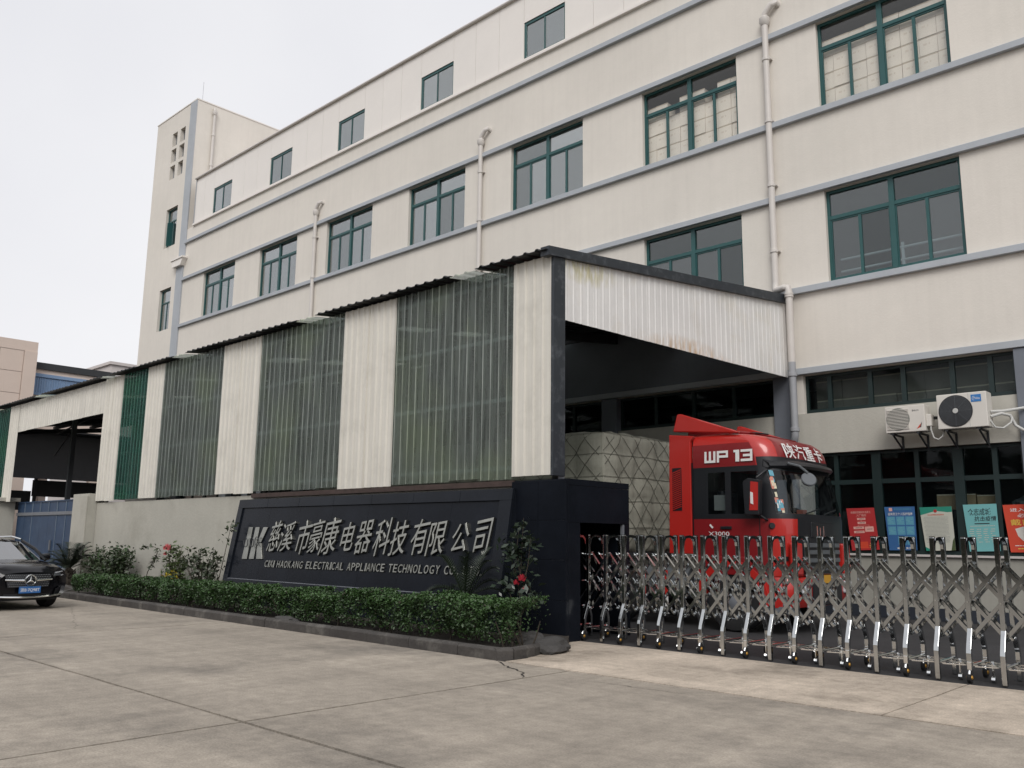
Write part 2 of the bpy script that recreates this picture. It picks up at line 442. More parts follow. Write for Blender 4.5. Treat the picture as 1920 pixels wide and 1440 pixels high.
# ------------------------------------------------------------------ mesh helpers
class MB:
    def __init__(s):
        s.v, s.f, s.m = [], [], []
    def add(s, vs, fs, m=0):
        o = len(s.v)
        s.v += [tuple(p) for p in vs]
        s.f += [tuple(o + i for i in f) for f in fs]
        s.m += [m] * len(fs)
        return s
    def box(s, x0, x1, y0, y1, z0, z1, m=0):
        return s.add([(x0, y0, z0), (x1, y0, z0), (x1, y1, z0), (x0, y1, z0), (x0, y0, z1), (x1, y0, z1), (x1, y1, z1), (x0, y1, z1)],
                     [(0, 3, 2, 1), (4, 5, 6, 7), (0, 1, 5, 4), (1, 2, 6, 5), (2, 3, 7, 6), (3, 0, 4, 7)], m)
    def prism(s, pts, ext, m=0):
        """Polygon pts (counter-clockwise seen against ext) pushed along ext."""
        n = len(pts)
        e = Vector(ext)
        a = [Vector(p) for p in pts]
        return s.add(a + [p + e for p in a], [tuple(range(n))[::-1], tuple(range(n, 2 * n))] + [(i, (i + 1) % n, n + (i + 1) % n, n + i) for i in range(n)], m)
    def cyl(s, p0, p1, r, n=8, m=0, r2=None):
        p0, p1 = Vector(p0), Vector(p1)
        r2 = r if r2 is None else r2
        d = (p1 - p0).normalized()
        a = d.orthogonal().normalized()
        b = d.cross(a)
        ring = lambda c, q: [c + q * (math.cos(2 * math.pi * i / n) * a + math.sin(2 * math.pi * i / n) * b) for i in range(n)]
        return s.add(ring(p0, r) + ring(p1, r2), [(i, (i + 1) % n, n + (i + 1) % n, n + i) for i in range(n)] + [tuple(range(n))[::-1], tuple(range(n, 2 * n))], m)
    def tube(s, pts, r, n=6, m=0, square=False):
        pts = [Vector(p) for p in pts]
        rs = r if isinstance(r, (list, tuple)) else [r] * len(pts)
        vs = []
        ref = None
        for i, p in enumerate(pts):
            d = (pts[min(i + 1, len(pts) - 1)] - pts[max(i - 1, 0)]).normalized()
            if ref is None:
                ref = d.orthogonal().normalized()
                if square:
                    ref = (Vector((1, 0, 0)) if abs(d.x) < .8 else Vector((0, 1, 0)))
            a = (ref - d * ref.dot(d)).normalized()
            b = d.cross(a)
            ref = a
            for k in range(n):
                t = 2 * math.pi * (k + (.5 if square else 0)) / n
                vs.append(p + rs[i] * (math.cos(t) * a + math.sin(t) * b))
        fs = [(i * n + k, i * n + (k + 1) % n, (i + 1) * n + (k + 1) % n, (i + 1) * n + k) for i in range(len(pts) - 1) for k in range(n)]
        fs += [tuple(range(n))[::-1], tuple(range((len(pts) - 1) * n, len(pts) * n))]
        return s.add(vs, fs, m)
    def bar(s, p0, p1, wdt, dep, nrm, m=0):
        """Flat bar from p0 to p1, wdt across, dep along nrm."""
        p0, p1, nrm = Vector(p0), Vector(p1), Vector(nrm).normalized()
        d = (p1 - p0).normalized()
        a = d.cross(nrm).normalized() * wdt / 2
        b = nrm * dep / 2
        vs = [p + i * a + j * b for p in (p0, p1) for i, j in ((-1, -1), (1, -1), (1, 1), (-1, 1))]
        return s.add(vs, [(0, 3, 2, 1), (4, 5, 6, 7), (0, 1, 5, 4), (1, 2, 6, 5), (2, 3, 7, 6), (3, 0, 4, 7)], m)
    def lathe(s, c, axis, prof, n=16, m=0):
        """prof = [(along, radius)]"""
        c, d = Vector(c), Vector(axis).normalized()
        a = d.orthogonal().normalized()
        b = d.cross(a)
        vs = [c + d * h + r * (math.cos(2 * math.pi * i / n) * a + math.sin(2 * math.pi * i / n) * b) for h, r in prof for i in range(n)]
        fs = [(j * n + i, j * n + (i + 1) % n, (j + 1) * n + (i + 1) % n, (j + 1) * n + i) for j in range(len(prof) - 1) for i in range(n)]
        fs += [tuple(range(n))[::-1], tuple(range((len(prof) - 1) * n, len(prof) * n))]
        return s.add(vs, fs, m)
    def grid(s, rows, m=0, close=False):
        n = len(rows[0])
        vs = [p for r in rows for p in r]
        k = n if close else n - 1
        fs = [(j * n + i, j * n + (i + 1) % n, (j + 1) * n + (i + 1) % n, (j + 1) * n + i) for j in range(len(rows) - 1) for i in range(k)]
        return s.add(vs, fs, m)
    def mesh(s, name, mats, smooth=False, fix=True):
        me = bpy.data.meshes.new(name)
        me.from_pydata(s.v, [], s.f)
        for x in (mats if isinstance(mats, (list, tuple)) else [mats]):
            me.materials.append(M[x] if isinstance(x, str) else x)
        me.polygons.foreach_set('material_index', s.m)
        if fix:
            bm = bmesh.new()
            bm.from_mesh(me)
            if smooth not in (False, True, 'all'):
                bmesh.ops.remove_doubles(bm, verts=bm.verts, dist=1e-4)
            bmesh.ops.recalc_face_normals(bm, faces=bm.faces)
            bm.to_mesh(me)
            bm.free()
        if smooth:
            me.polygons.foreach_set('use_smooth', [True] * len(me.polygons))
            if smooth != 'all':
                try:
                    me.set_sharp_from_angle(angle=math.radians(38 if smooth is True else smooth))
                except Exception:
                    pass
        return me
    def build(s, name, mats, parent=None, smooth=False, bevel=0., fix=True, loc=None):
        return link(name, s.mesh(name, mats, smooth, fix), parent, bevel, loc)

def link(name, me, parent=None, bevel=0., loc=None):
    o = bpy.data.objects.new(name, me)
    COL.objects.link(o)
    if loc is not None:
        o.location = loc
    if parent is not None:
        o.parent = parent
        o.matrix_parent_inverse = WINV.get(parent.name, Matrix())
        WINV[o.name] = Matrix()
        if loc is not None:
            WINV[o.name] = Matrix.Translation(-Vector(loc))
    elif loc is not None:
        WINV[o.name] = Matrix.Translation(-Vector(loc))
    if bevel:
        b = o.modifiers.new('edge', 'BEVEL')
        b.width = bevel
        b.segments = 2
        b.limit_method = 'ANGLE'
    return o

WINV = {}

def thing(name, label, cat, loc=(0, 0, 0), group=None, rotz=0., local=False):
    o = bpy.data.objects.new(name, None)
    COL.objects.link(o)
    o.location = loc
    o.rotation_euler = (0, 0, rotz)
    o.empty_display_size = .2
    WINV[o.name] = Matrix() if local else Matrix.Translation(-Vector(loc))
    return tag(o, label, cat, group)

def tag(o, label=None, cat=None, group=None, kind=None):
    if label: o['label'] = label
    if cat: o['category'] = cat
    if group: o['group'] = group
    if kind: o['kind'] = kind
    return o

def copy_tree(o, parent=None):
    c = o.copy()
    COL.objects.link(c)
    if parent is not None:
        c.parent = parent
        c.matrix_parent_inverse = o.matrix_parent_inverse.copy()
    for ch in o.children:
        copy_tree(ch, c)
    return c

def corr(P0, U, N, wd, zb, zt, pitch=.2, depth=.032, th=.004, ribmat=0):
    """One corrugated sheet: P0 = foot of its first edge (z ignored), U across, N outwards, zb/zt = height at t in 0..wd."""
    P0, U, N = Vector((P0[0], P0[1], 0)), Vector(U), Vector(N)
    ts, ds = [0.], [0.]
    t = pitch * .3
    while t < wd:
        for dt, d in ((0, 0), (.09, 1), (.2, 1), (.29, 0)):
            tt = t + dt * pitch
            if tt < wd - 1e-4:
                ts.append(tt)
                ds.append(d * depth)
        t += pitch
    ts.append(wd)
    ds.append(0.)
    g = zb if callable(zb) else (lambda t: zb)
    h = zt if callable(zt) else (lambda t: zt)
    mb = MB()
    up = Vector((0, 0, 1))
    rows = []
    for off, fn in ((0, g), (0, h), (-th, h), (-th, g)):
        rows.append([P0 + U * t + N * (d + off) + up * fn(t) for t, d in zip(ts, ds)])
    rows.append(rows[0])
    mb.grid(rows)
    n = len(ts)
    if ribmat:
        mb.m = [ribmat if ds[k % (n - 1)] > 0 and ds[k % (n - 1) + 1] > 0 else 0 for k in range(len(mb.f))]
    mb.add([rows[j][i] for i in (0, n - 1) for j in range(4)], [(0, 1, 2, 3), (7, 6, 5, 4)])
    return mb

_TXT = {}
def textmesh(body, extrude=0., bevel=0., offset=0.):
    key = (body, extrude, bevel, offset)
    if key not in _TXT:
        c = bpy.data.curves.new('t', 'FONT')
        c.body = body
        c.extrude = extrude
        c.bevel_depth = bevel
        c.offset = offset
        c.resolution_u = 3
        o = bpy.data.objects.new('t', c)
        COL.objects.link(o)
        dg = bpy.context.evaluated_depsgraph_get()
        dg.update()
        me = bpy.data.meshes.new_from_object(o.evaluated_get(dg))
        vs = np.array([v.co[:] for v in me.vertices], float).reshape(-1, 3)
        fs = [tuple(p.vertices) for p in me.polygons]
        bpy.data.objects.remove(o)
        bpy.data.curves.remove(c)
        bpy.data.meshes.remove(me)
        if len(vs):
            lo, hi = vs.min(0), vs.max(0)
            vs[:, :2] = (vs[:, :2] - lo[:2]) / np.maximum(hi[:2] - lo[:2], 1e-6)
        _TXT[key] = (vs, fs)
    return _TXT[key]

def addtext(mb, body, P, U, V, w, h, m=0, depth=.002, shear=0., extrude=0., bevel=0., offset=0., warp=None):
    """Text fitted to a w x h box with its lower corner at P on the plane U, V."""
    vs, fs = textmesh(body, extrude, bevel, offset)
    P, U, V = Vector(P), Vector(U).normalized(), Vector(V).normalized()
    N = U.cross(V)
    zmax = max(1e-6, float(np.abs(vs[:, 2]).max())) if len(vs) else 1
    out = []
    for a, b, c in vs:
        if warp:
            a, b = warp(a, b)
        out.append(P + U * (a * w + shear * b * h) + V * (b * h) + N * (depth * (c / zmax if extrude or bevel else 1)))
    mb.add(out, fs, m)
    return mb

def leaves(name, mats, centers, size, parent=None, up=.4, loc=None, aspect=.55, jitter=.35, matpick=None, outward=None):
    """Many small leaf blades as one mesh."""
    n = len(centers)
    C0 = np.asarray(centers, float)
    nr = RNG.normal(size=(n, 3))
    nr[:, 2] = np.abs(nr[:, 2]) + up
    if outward is not None:
        nr += outward
    nr /= np.linalg.norm(nr, axis=1)[:, None]
    t = RNG.normal(size=(n, 3))
    t -= nr * (t * nr).sum(1)[:, None]
    t /= np.linalg.norm(t, axis=1)[:, None]
    b = np.cross(nr, t)
    s = size * (1 + jitter * RNG.uniform(-1, 1, n))[:, None]
    V = np.stack([C0 - t * s, C0 + b * s * aspect + nr * s * .12, C0 + t * s, C0 - b * s * aspect + nr * s * .12], 1).reshape(-1, 3)
    me = bpy.data.meshes.new(name)
    me.vertices.add(4 * n)
    me.vertices.foreach_set('co', V.ravel())
    me.loops.add(4 * n)
    me.loops.foreach_set('vertex_index', np.arange(4 * n, dtype=np.int32))
    me.polygons.add(n)
    me.polygons.foreach_set('loop_start', np.arange(0, 4 * n, 4, dtype=np.int32))
    me.polygons.foreach_set('loop_total', np.full(n, 4, dtype=np.int32))
    for x in mats:
        me.materials.append(M[x])
    if matpick is not None:
        me.polygons.foreach_set('material_index', np.asarray(matpick, dtype=np.int32))
    me.update()
    me.validate()
    return link(name, me, parent, loc=loc)

# ================================================================== GROUND
FY = 19.5          # facade plane
WY = 10.77         # shed front plane
g = MB().box(-900, 900, -900, 900, -.6, -.045).build('ground', 'joint')
tag(g, kind='structure')

def slab(x0, x1, y0, y1, z1, z0=-.04, step=.35, jag=.007):
    """Slab with slightly ragged edges."""
    pts = []
    def run(ax, ay, bx, by):
        n = max(2, int(math.hypot(bx - ax, by - ay) / step))
        for i in range(n):
            t = i / n
            j = random.uniform(-jag, jag) if i else 0
            pts.append((ax + (bx - ax) * t + (j if ay != by else 0), ay + (by - ay) * t + (j if ax != bx else 0), z0))
    run(x0, y0, x1, y0); run(x1, y0, x1, y1); run(x1, y1, x0, y1); run(x0, y1, x0, y0)
    return MB().prism(pts, (0, 0, z1 - z0))

road = tag(MB().box(-120, 60, -40, 8.43, -.045, -.03).build('road', 'joint'), kind='structure')
XJ = [-60, -47.4, -39.3, -31.2, -23.1, -15.05, -7.0, 1.1, 9.2, 18]
YJ = [-12.9, -8.6, -4.3, -.2, 4.1, 8.43]
for i in range(len(XJ) - 1):
    for j in range(len(YJ) - 1):
        gq = .019
        slab(XJ[i] + gq, XJ[i + 1] - gq, YJ[j] + gq, YJ[j + 1] - (gq if j < 4 else 0), 0.002 * ((i * 3 + j) % 3) - .002).build('concrete_slab', 'concrete', road)
slab(-120, -60.02, -40, 8.43, 0).build('concrete_slab', 'concrete', road)
slab(18.02, 60, -40, 8.43, 0).build('concrete_slab', 'concrete', road)
slab(-60, 18, -40, -12.92, 0).build('concrete_slab', 'concrete', road)

def crack(pts, wd):
    mb = MB()
    P = []
    for (a, b), (c, d) in zip(pts, pts[1:]):
        n = max(2, int(math.hypot(c - a, d - b) / .08))
        for i in range(n):
            t_ = i / n
            P.append((a + (c - a) * t_ + random.uniform(-.02, .02), b + (d - b) * t_ + random.uniform(-.02, .02)))
    P.append(pts[-1])
    rows = []
    for i, (a, b) in enumerate(P):
        w_ = wd * random.uniform(.5, 1.3) * (1 if 0 < i < len(P) - 1 else .2)
        rows.append([(a - w_, b - w_ * .5, .0062), (a + w_, b + w_ * .5, .0062)])
    mb.grid(rows)
    return mb.build('crack', 'joint', road)
crack([(-8.15, 8.36), (-7.6, 8.05), (-7.3, 7.95), (-7.02, 7.62)], .012)
crack([(-7.0, 7.6), (-6.2, 8.0), (-5.2, 8.05), (-4.4, 8.4)], .008)
apron = tag(MB().box(-8.9, 14, 8.43, 11.02, -.045, -.03).build('pavement', 'joint'), kind='structure')
for x0, x1 in ((-8.1, -3.3), (-3.3, 1.5), (1.5, 6.3), (6.3, 14)):
    slab(x0 + .01, x1 - .01, 8.46, 11.0, .004).build('concrete_slab', 'apron', apron)
slab(-9.0, -8.12, 8.95, 11.0, .001).build('concrete_slab', 'apron', apron)
yard = tag(MB().box(-120, 40, 11.02, 90, -.045, -.004).build('yard_floor', 'inner'), kind='structure')

# ================================================================== FACTORY BUILDING
bld = thing('factory_building', 'long cream rendered factory with teal framed windows and blue grey string courses', 'building', (-16, FY, 0))
def part(mb, name, m, bevel=0., smooth=False, parent=None):
    return mb.build(name, m, bld if parent is None else parent, smooth, bevel)

X0, X1 = -41.75, 9.0
WIN_W, WIN_P = 3.02, 5.22
WX = [-8.24 - WIN_P * k for k in range(6, -4, -1)]            # lower edges of the windows in x
TH = .26
wl = MB()
def wallrow(z0, z1, holes, y0=FY, th=TH, xa=X0, xb=X1):
    """Wall strip between z0 and z1 leaving the holes open."""
    x = xa
    for a, b in sorted(holes):
        if a > x: wl.box(x, min(a, xb), y0, y0 + th, z0, z1)
        x = max(x, b)
    if x < xb: wl.box(x, xb, y0, y0 + th, z0, z1)
WZ3, WZ2 = (12.04, 14.32), (7.62, 9.9)
WXH = [(x, x + WIN_W) for x in WX if x + WIN_W < X1]
wallrow(5.47, WZ2[0], [])
wallrow(*WZ2, WXH)
wallrow(WZ2[1], WZ3[0], [])
wallrow(*WZ3, WXH)
wallrow(WZ3[1], 17.1, [])
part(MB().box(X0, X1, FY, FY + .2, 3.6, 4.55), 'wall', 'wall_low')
COLX = [-9.47 + 5.22 * k for k in range(-6, 4)]
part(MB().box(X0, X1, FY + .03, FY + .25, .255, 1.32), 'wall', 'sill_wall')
part(wl, 'wall', 'wall')
# shell behind the facade: ends, back and floors
sh = MB()
sh.box(X1 - .25, X1, FY + TH, 44, 0, 19.4).box(X0, X0 + .25, FY + TH, 44, 0, 17.1)
sh.box(X0 + .25, X1 - .25, 43.7, 44, 0, 19.4)
part(sh, 'end_wall', 'wall')
fl = MB()
for z0, z1 in ((5.62, 5.82), (10.05, 10.25), (14.5, 14.7)):
    fl.box(X0 + .25, X1 - .25, FY + TH, 43.7, z0, z1)
fl.box(X0 + .25, X1 - .25, 27.0, 27.2, 5.82, 10.05).box(X0 + .25, X1 - .25, 27.0, 27.2, 10.25, 14.5)
part(fl, 'floor', 'room')
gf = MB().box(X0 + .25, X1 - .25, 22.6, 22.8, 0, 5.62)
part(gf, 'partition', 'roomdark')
part(MB().box(X0, X1, FY + .01, FY + .3, 0, .25), 'plinth', 'plinth')
part(MB().box(X0 + .3, X1 - .3, FY + TH, 43.9, 19.4, 19.55), 'roof', 'skin_grey')
# string courses
for z in (16.30, 14.33, 11.88, 9.91, 7.46, 5.48):
    part(MB().box(X0, X1, FY - .12, FY, z, z + .15), 'string_course', 'band', .008)
# parapet ledge
part(MB().box(X0 + .7, X1, FY - .10, FY + .02, 17.1, 17.2), 'ledge', 'clad', .01)

# ---- main windows: frame > pane
def window_mesh(w, h, tz, fw=.07):
    f = MB()
    f.box(0, fw, 0, .07, 0, h).box(w - fw, w, 0, .07, 0, h)
    f.box(fw, w - fw, 0, .07, 0, fw).box(fw, w - fw, 0, .07, h - fw, h)
    f.box(w / 2 - .06, w / 2 + .06, -.012, .072, fw, h - fw)
    for a, b in ((fw, w / 2 - .06), (w / 2 + .06, w - fw)):
        f.box(a, b, -.006, .07, tz - .045, tz + .045)
        mid = (a + b) / 2
        f.box(mid - .035, mid + .035, .012, .066, fw, tz - .045)
        for s in (a, b - .03):
            f.box(s, s + .03, .016, .06, fw, tz - .045)
        f.box(a + .03, b - .03, .016, .06, fw, fw + .045).box(a + .03, b - .03, .016, .06, tz - .085, tz - .045)
    return f.mesh('window', 'frame')
pmc = []
wm = window_mesh(WIN_W, 2.28, 1.6)
def pane_mesh(a, b, c, d):
    return MB().box(a, b, .036, .046, c, d).mesh('pane', 'glass')
hw = WIN_W / 2
pm = []
for a, b in ((.07, hw - .06), (hw + .06, WIN_W - .07)):
    mid = (a + b) / 2
    pm.append(pane_mesh(a, b, 1.645, 2.21))
    pm.append(pane_mesh(a + .03, mid - .035, .115, 1.515))
    pm.append(pane_mesh(mid + .035, b - .03, .115, 1.515))
for m_ in pm:
    c_ = m_.copy()
    c_.materials[0] = M['glass_clear']
    pmc.append(c_)
pm2 = []
for m_ in pm:
    c_ = m_.copy()
    c_.materials[0] = M['glass_mid']
    pm2.append(c_)
for zr in (WZ3, WZ2):
    for x, _ in WXH:
        loc = (x, FY + .11, zr[0])
        wo = link('window', wm, bld, loc=loc)
        for m_ in (pmc if zr is WZ3 and x in (WXH[5][0], WXH[6][0]) else pm if zr is WZ3 else pm2):
            o = link('pane', m_, wo)
            o.matrix_parent_inverse = Matrix()
# rails seen inside the second-floor window by the downpipe
rl = MB()
for z in (7.98, 8.28):
    rl.cyl((-8.15, FY + .55, z), (-5.3, FY + .55, z), .03, 8)
rl.box(-6.73, -6.67, FY + .53, FY + .57, 5.82, 8.4)
part(rl, 'inner_rail', 'pvc_grey')

# ---- penthouse of vertical panels
PY = FY - .03
PZ0, PZ1 = 17.2, 19.6
PWX = [-39.12 + 5.245 * k for k in range(10)]
part(MB().box(X0 + .72, X1, PY + .06, PY + .3, 17.1, PZ1 - .02), 'penthouse_wall', 'skin_grey') if False else None
bk = MB()
x = X0 + .72
for px in PWX:
    if px + 1.78 < X1:
        bk.box(x, px, PY + .06, PY + .2, PZ0, PZ1 - .02)
        bk.box(px, px + 1.78, PY + .06, PY + .2, PZ0, 17.27)
        bk.box(px, px + 1.78, PY + .06, PY + .2, 18.58, PZ1 - .02)
        x = px + 1.78
bk.box(x, X1, PY + .06, PY + .2, PZ0, PZ1 - .02)
bk.box(X0 + .72, X0 + .9, PY + .2, 34, PZ0, PZ1 - .02)
part(bk, 'penthouse_wall', 'skin_grey')
part(MB().box(X0 + 1, X1 - .3, 25, 25.2, 17.2, 19.4), 'penthouse_partition', 'room')
def cpanel(a, b, z0, z1):
    part(MB().box(a + .006, b - .006, PY, PY + .06, z0, z1), 'cladding_panel', 'clad')
prev = X0 + .72
for i, px in enumerate(PWX):
    n = max(1, round((px - prev) / 1.16))
    for k in range(n):
        cpanel(prev + (px - prev) * k / n, prev + (px - prev) * (k + 1) / n, PZ0, PZ1)
    if px + 1.78 < X1:
        cpanel(px, px + 1.78, PZ0, 17.27)
        cpanel(px, px + 1.78, 18.58, PZ1)
    prev = px + 1.78
part(MB().box(X0 + .70, X1, PY - .06, PY + .24, PZ1, PZ1 + .10), 'coping', 'clad', .01)
part(MB().cyl((X0 + .7, PY - .07, PZ1 + .03), (X1, PY - .07, PZ1 + .03), .05, 8), 'gutter_pipe', 'pvc', smooth=True)
part(MB().box(X0 + .68, X0 + .76, PY - .02, PY + .04, PZ0, PZ1), 'corner_trim', 'pvc_grey')
pw = MB()
W_, H_ = 1.78, 1.31
pw.box(0, .09, 0, .06, 0, H_).box(W_ - .05, W_, 0, .06, 0, H_).box(.09, W_ - .05, 0, .06, H_ - .10, H_).box(.09, W_ - .05, 0, .06, 0, .04)
pw.box(W_ / 2 - .02, W_ / 2 + .02, .005, .055, .04, H_ - .10)
pwm = pw.mesh('window', 'frame')
ppm = [MB().box(.09, W_ / 2 - .02, .03, .038, .04, H_ - .10).mesh('pane', 'glass'), MB().box(W_ / 2 + .02, W_ - .05, .03, .038, .04, H_ - .10).mesh('pane', 'glass')]
trm = MB().box(-.07, 0, -.02, .08, -.03, H_ + .05).box(W_, W_ + .07, -.02, .08, -.03, H_ + .05).box(0, W_, -.02, .08, H_, H_ + .05).mesh('window_trim', 'clad')
for px in PWX:
    if px + 1.78 < X1:
        wo = link('window', pwm, bld, loc=(px, PY + .03, 17.27))
        for m_ in ppm:
            link('pane', m_, wo).matrix_parent_inverse = Matrix()
        link('window_trim', trm, wo).matrix_parent_inverse = Matrix()

# ---- ground storey: columns, windows
for cx in COLX:
    part(MB().box(cx - .26, cx + .26, FY - .08, FY + .34, 0, 5.47), 'column', 'column', .01)
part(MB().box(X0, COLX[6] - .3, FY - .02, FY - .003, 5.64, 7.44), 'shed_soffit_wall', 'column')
def gf_window(xa, xb, z0, z1, posts, tz=None, m='frame_dark', pm_='glass_dark', fy=FY + .14, wide=(), thick=.05):
    f = MB()
    f.box(xa, xa + .07, fy, fy + .07, z0, z1).box(xb - .07, xb, fy, fy + .07, z0, z1)
    f.box(xa + .07, xb - .07, fy, fy + .07, z1 - .06, z1).box(xa + .07, xb - .07, fy - .01, fy + .07, z0, z0 + .09)
    xs = [xa + .07]
    for p in posts:
        hwid = .1 if p in wide else thick
        f.box(p - hwid, p + hwid, fy - (.02 if p in wide else .008), fy + .068, z0 + .09, z1 - .06)
        xs += [p - hwid, p + hwid]
    xs.append(xb - .07)
    cells = []
    for a, b in zip(xs[::2], xs[1::2]):
        if tz:
            f.box(a, b, fy - .004, fy + .069, tz - .05, tz + .05)
            cells += [(a, b, z0 + .09, tz - .05), (a, b, tz + .05, z1 - .06)]
        else:
            cells.append((a, b, z0 + .09, z1 - .06))
    wo = part(f, 'window', m)
    for a, b, c, d in cells:
        MB().box(a, b, fy + .03, fy + .038, c, d).build('pane', pm_, wo)
for i in range(len(COLX) - 1):
    a, b = COLX[i] + .26, COLX[i + 1] - .26
    if abs(COLX[i] + 9.47) < .1:
        a = -9.02
        gf_window(-8.9, b, 1.33, 3.59, [-8.36, -7.45, -6.59, -5.76, -5.06], 2.92, wide=(-7.45, -5.76), m='frame_dark')
        part(MB().box(COLX[i] + .26, -8.9, FY + .02, FY + .3, 1.33, 3.59), 'wall', 'wall')
        gf_window(-9.0, b, 4.56, 5.46, [-8.42, -7.48, -6.75, -5.74, -5.0], None)
        part(MB().box(COLX[i] + .26, -9.0, FY + .02, FY + .3, 4.55, 5.47), 'wall', 'wall')
    else:
        d = (b - a) / 4
        gf_window(a, b, 1.33, 3.59, [a + d, a + 2 * d, a + 3 * d], 2.92, wide=(a + 2 * d,))
        gf_window(a, b, 4.56, 5.46, [a + d, a + 2 * d, a + 3 * d], None)
part(MB().box(-8.95, COLX[7] - .26, FY - .03, FY + .04, 1.30, 1.345), 'window_sill', 'skin_grey')

# ---- downpipes on the facade
def downpipe(x, zt, zb, m='pvc', elbow=True, y=FY - .13, r=.07):
    p = MB()
    if elbow:
        p.tube([(x + .32, FY + .02, zt + .2), (x + .30, FY - .10, zt + .24), (x + .2, y - .03, zt + .18), (x + .02, y, zt + .02), (x, y, zt - .1)], r * 1.05, 10)
        p.lathe((x, y, zt - .3), (0, 0, 1), [(0, r * 1.1), (.08, r * 1.7), (.2, r * 1.7), (.24, r * 1.15)], 12)
    p.cyl((x, y, zt - .1), (x, y, zb), r, 12)
    z = zt - 1.25
    while z > zb:
        p.lathe((x, y, z), (0, 0, 1), [(-.05, r * 1.03), (-.04, r * 1.28), (.04, r * 1.28), (.05, r * 1.03)], 12)
        p.box(x - r * 1.5, x + r * 1.5, y, FY, z - .02, z + .02)
        z -= 1.72
    return part(p, 'downpipe', m, smooth=True)
downpipe(-29.8, 15.05, 7.3, r=.075)
downpipe(-20.0, 15.05, 7.3, r=.075)
dp = downpipe(-9.52, 15.05, 7.72, r=.08)
jx = -9.1
q = MB()
q.tube([(-9.52, FY - .13, 7.8), (-9.52, FY - .15, 7.66), (-9.47, FY - .22, 7.6), (-9.2, FY - .33, 7.6), (-9.11, FY - .34, 7.58), (-9.09, FY - .34, 7.48), (-9.09, FY - .34, 7.3)], .085, 10)
for z in (7.36, 7.42):
    q.lathe((-9.09, FY - .34, z), (0, 0, 1), [(-.03, .09), (-.025, .105), (.025, .105), (.03, .09)], 12)
q.cyl((-9.09, FY - .34, 7.4), (-9.09, FY - .34, 5.75), .085, 12)
part(q, 'downpipe', 'pvc', smooth=True)
q = MB().cyl((-9.09, FY - .34, 5.75), (-9.09, FY - .34, 4.2), .085, 12)
for z in (5.45, 4.15):
    q.lathe((-9.09, FY - .34, z), (0, 0, 1), [(-.05, .09), (-.04, .108), (.04, .108), (.05, .09)], 12)
q.tube([(-9.09, FY - .34, 4.2), (-9.09, FY - .34, 4.02), (-9.14, FY - .3, 3.88), (-9.22, FY - .2, 3.8), (-9.25, FY - .15, 3.6), (-9.25, FY - .15, .1)], .088, 10)
part(q, 'downpipe', 'pvc_grey', smooth=True)

# ================================================================== STAIR TOWER
tw = thing('stair_tower', 'tall cream stair tower with six small square openings at the end of the factory', 'tower', (-44.1, FY, 0))
TX0, TX1, TZ = -46.42, X0 - .003, 24.35
t = MB()
holes = []
for zt in (23.22, 22.27, 21.3):
    for xa in (-44.42, -43.5):
        holes.append((xa, xa + .58, zt - .78, zt))
tall = [(-44.38, -43.08, 16.62, 18.8), (-44.38, -43.08, 12.05, 14.3), (-44.38, -43.08, 7.6, 9.85)]
zs = sorted({0, TZ} | {h[2] for h in holes + tall} | {h[3] for h in holes + tall})
for za, zb in zip(zs, zs[1:]):
    x = TX0
    for a, b in sorted((h[0], h[1]) for h in holes + tall if h[2] <= za and h[3] >= zb):
        t.box(x, a, FY, FY + .35, za, zb)
        x = b
    t.box(x, TX1, FY, FY + .35, za, zb)
t.box(TX0, TX0 + .3, FY + .35, 30, 0, TZ).box(TX1 - .3, TX1, FY + .35, 30, 0, TZ).box(TX0 + .3, TX1 - .3, 29.7, 30, 0, TZ)
t.box(TX0 + .3, TX1 - .3, FY + .35, 29.7, TZ - .8, TZ - .6)
t.build('wall', 'wall', tw)
MB().box(TX0 + .3, TX1 - .3, FY + 1.6, FY + 1.8, 0, TZ - .8).build('inner_wall', 'room', tw)
MB().box(TX0 - .03, TX1 + .03, FY - .03, FY + .3, TZ, TZ + .06).box(TX1 - .28, TX1 + .03, FY + .3, 30, TZ, TZ + .06).build('coping', 'clad', tw)
MB().box(-42.5, TX1 - .05, FY - .07, FY - .001, 0, 15.15).build('rain_chute', 'band', tw)
MB().box(-42.4, TX1 + .02, FY - .05, FY - .002, 15.6, TZ - .05).build('corner_strip', 'band', tw)
hb = MB().prism([(-42.62, FY - .25, 15.15), (TX1 + .03, FY - .25, 15.15), (TX1 + .25, FY - .25, 15.5), (-42.75, FY - .25, 15.5)], (0, .25, 0))
hb.box(-42.8, TX1 + .3, FY - .3, FY - .001, 15.5, 15.58)
hb.build('hopper_head', 'clad', tw)
for (a, b, c, d) in holes:
    fo = MB().box(a, a + .04, FY + .2, FY + .25, c, d).box(b - .04, b, FY + .2, FY + .25, c, d).box(a + .04, b - .04, FY + .2, FY + .25, c, c + .04).box(a + .04, b - .04, FY + .2, FY + .25, d - .04, d).build('window', 'pvc_grey', tw)
    MB().box(a + .04, b - .04, FY + .22, FY + .228, c + .04, d - .04).build('pane', 'glass', fo)
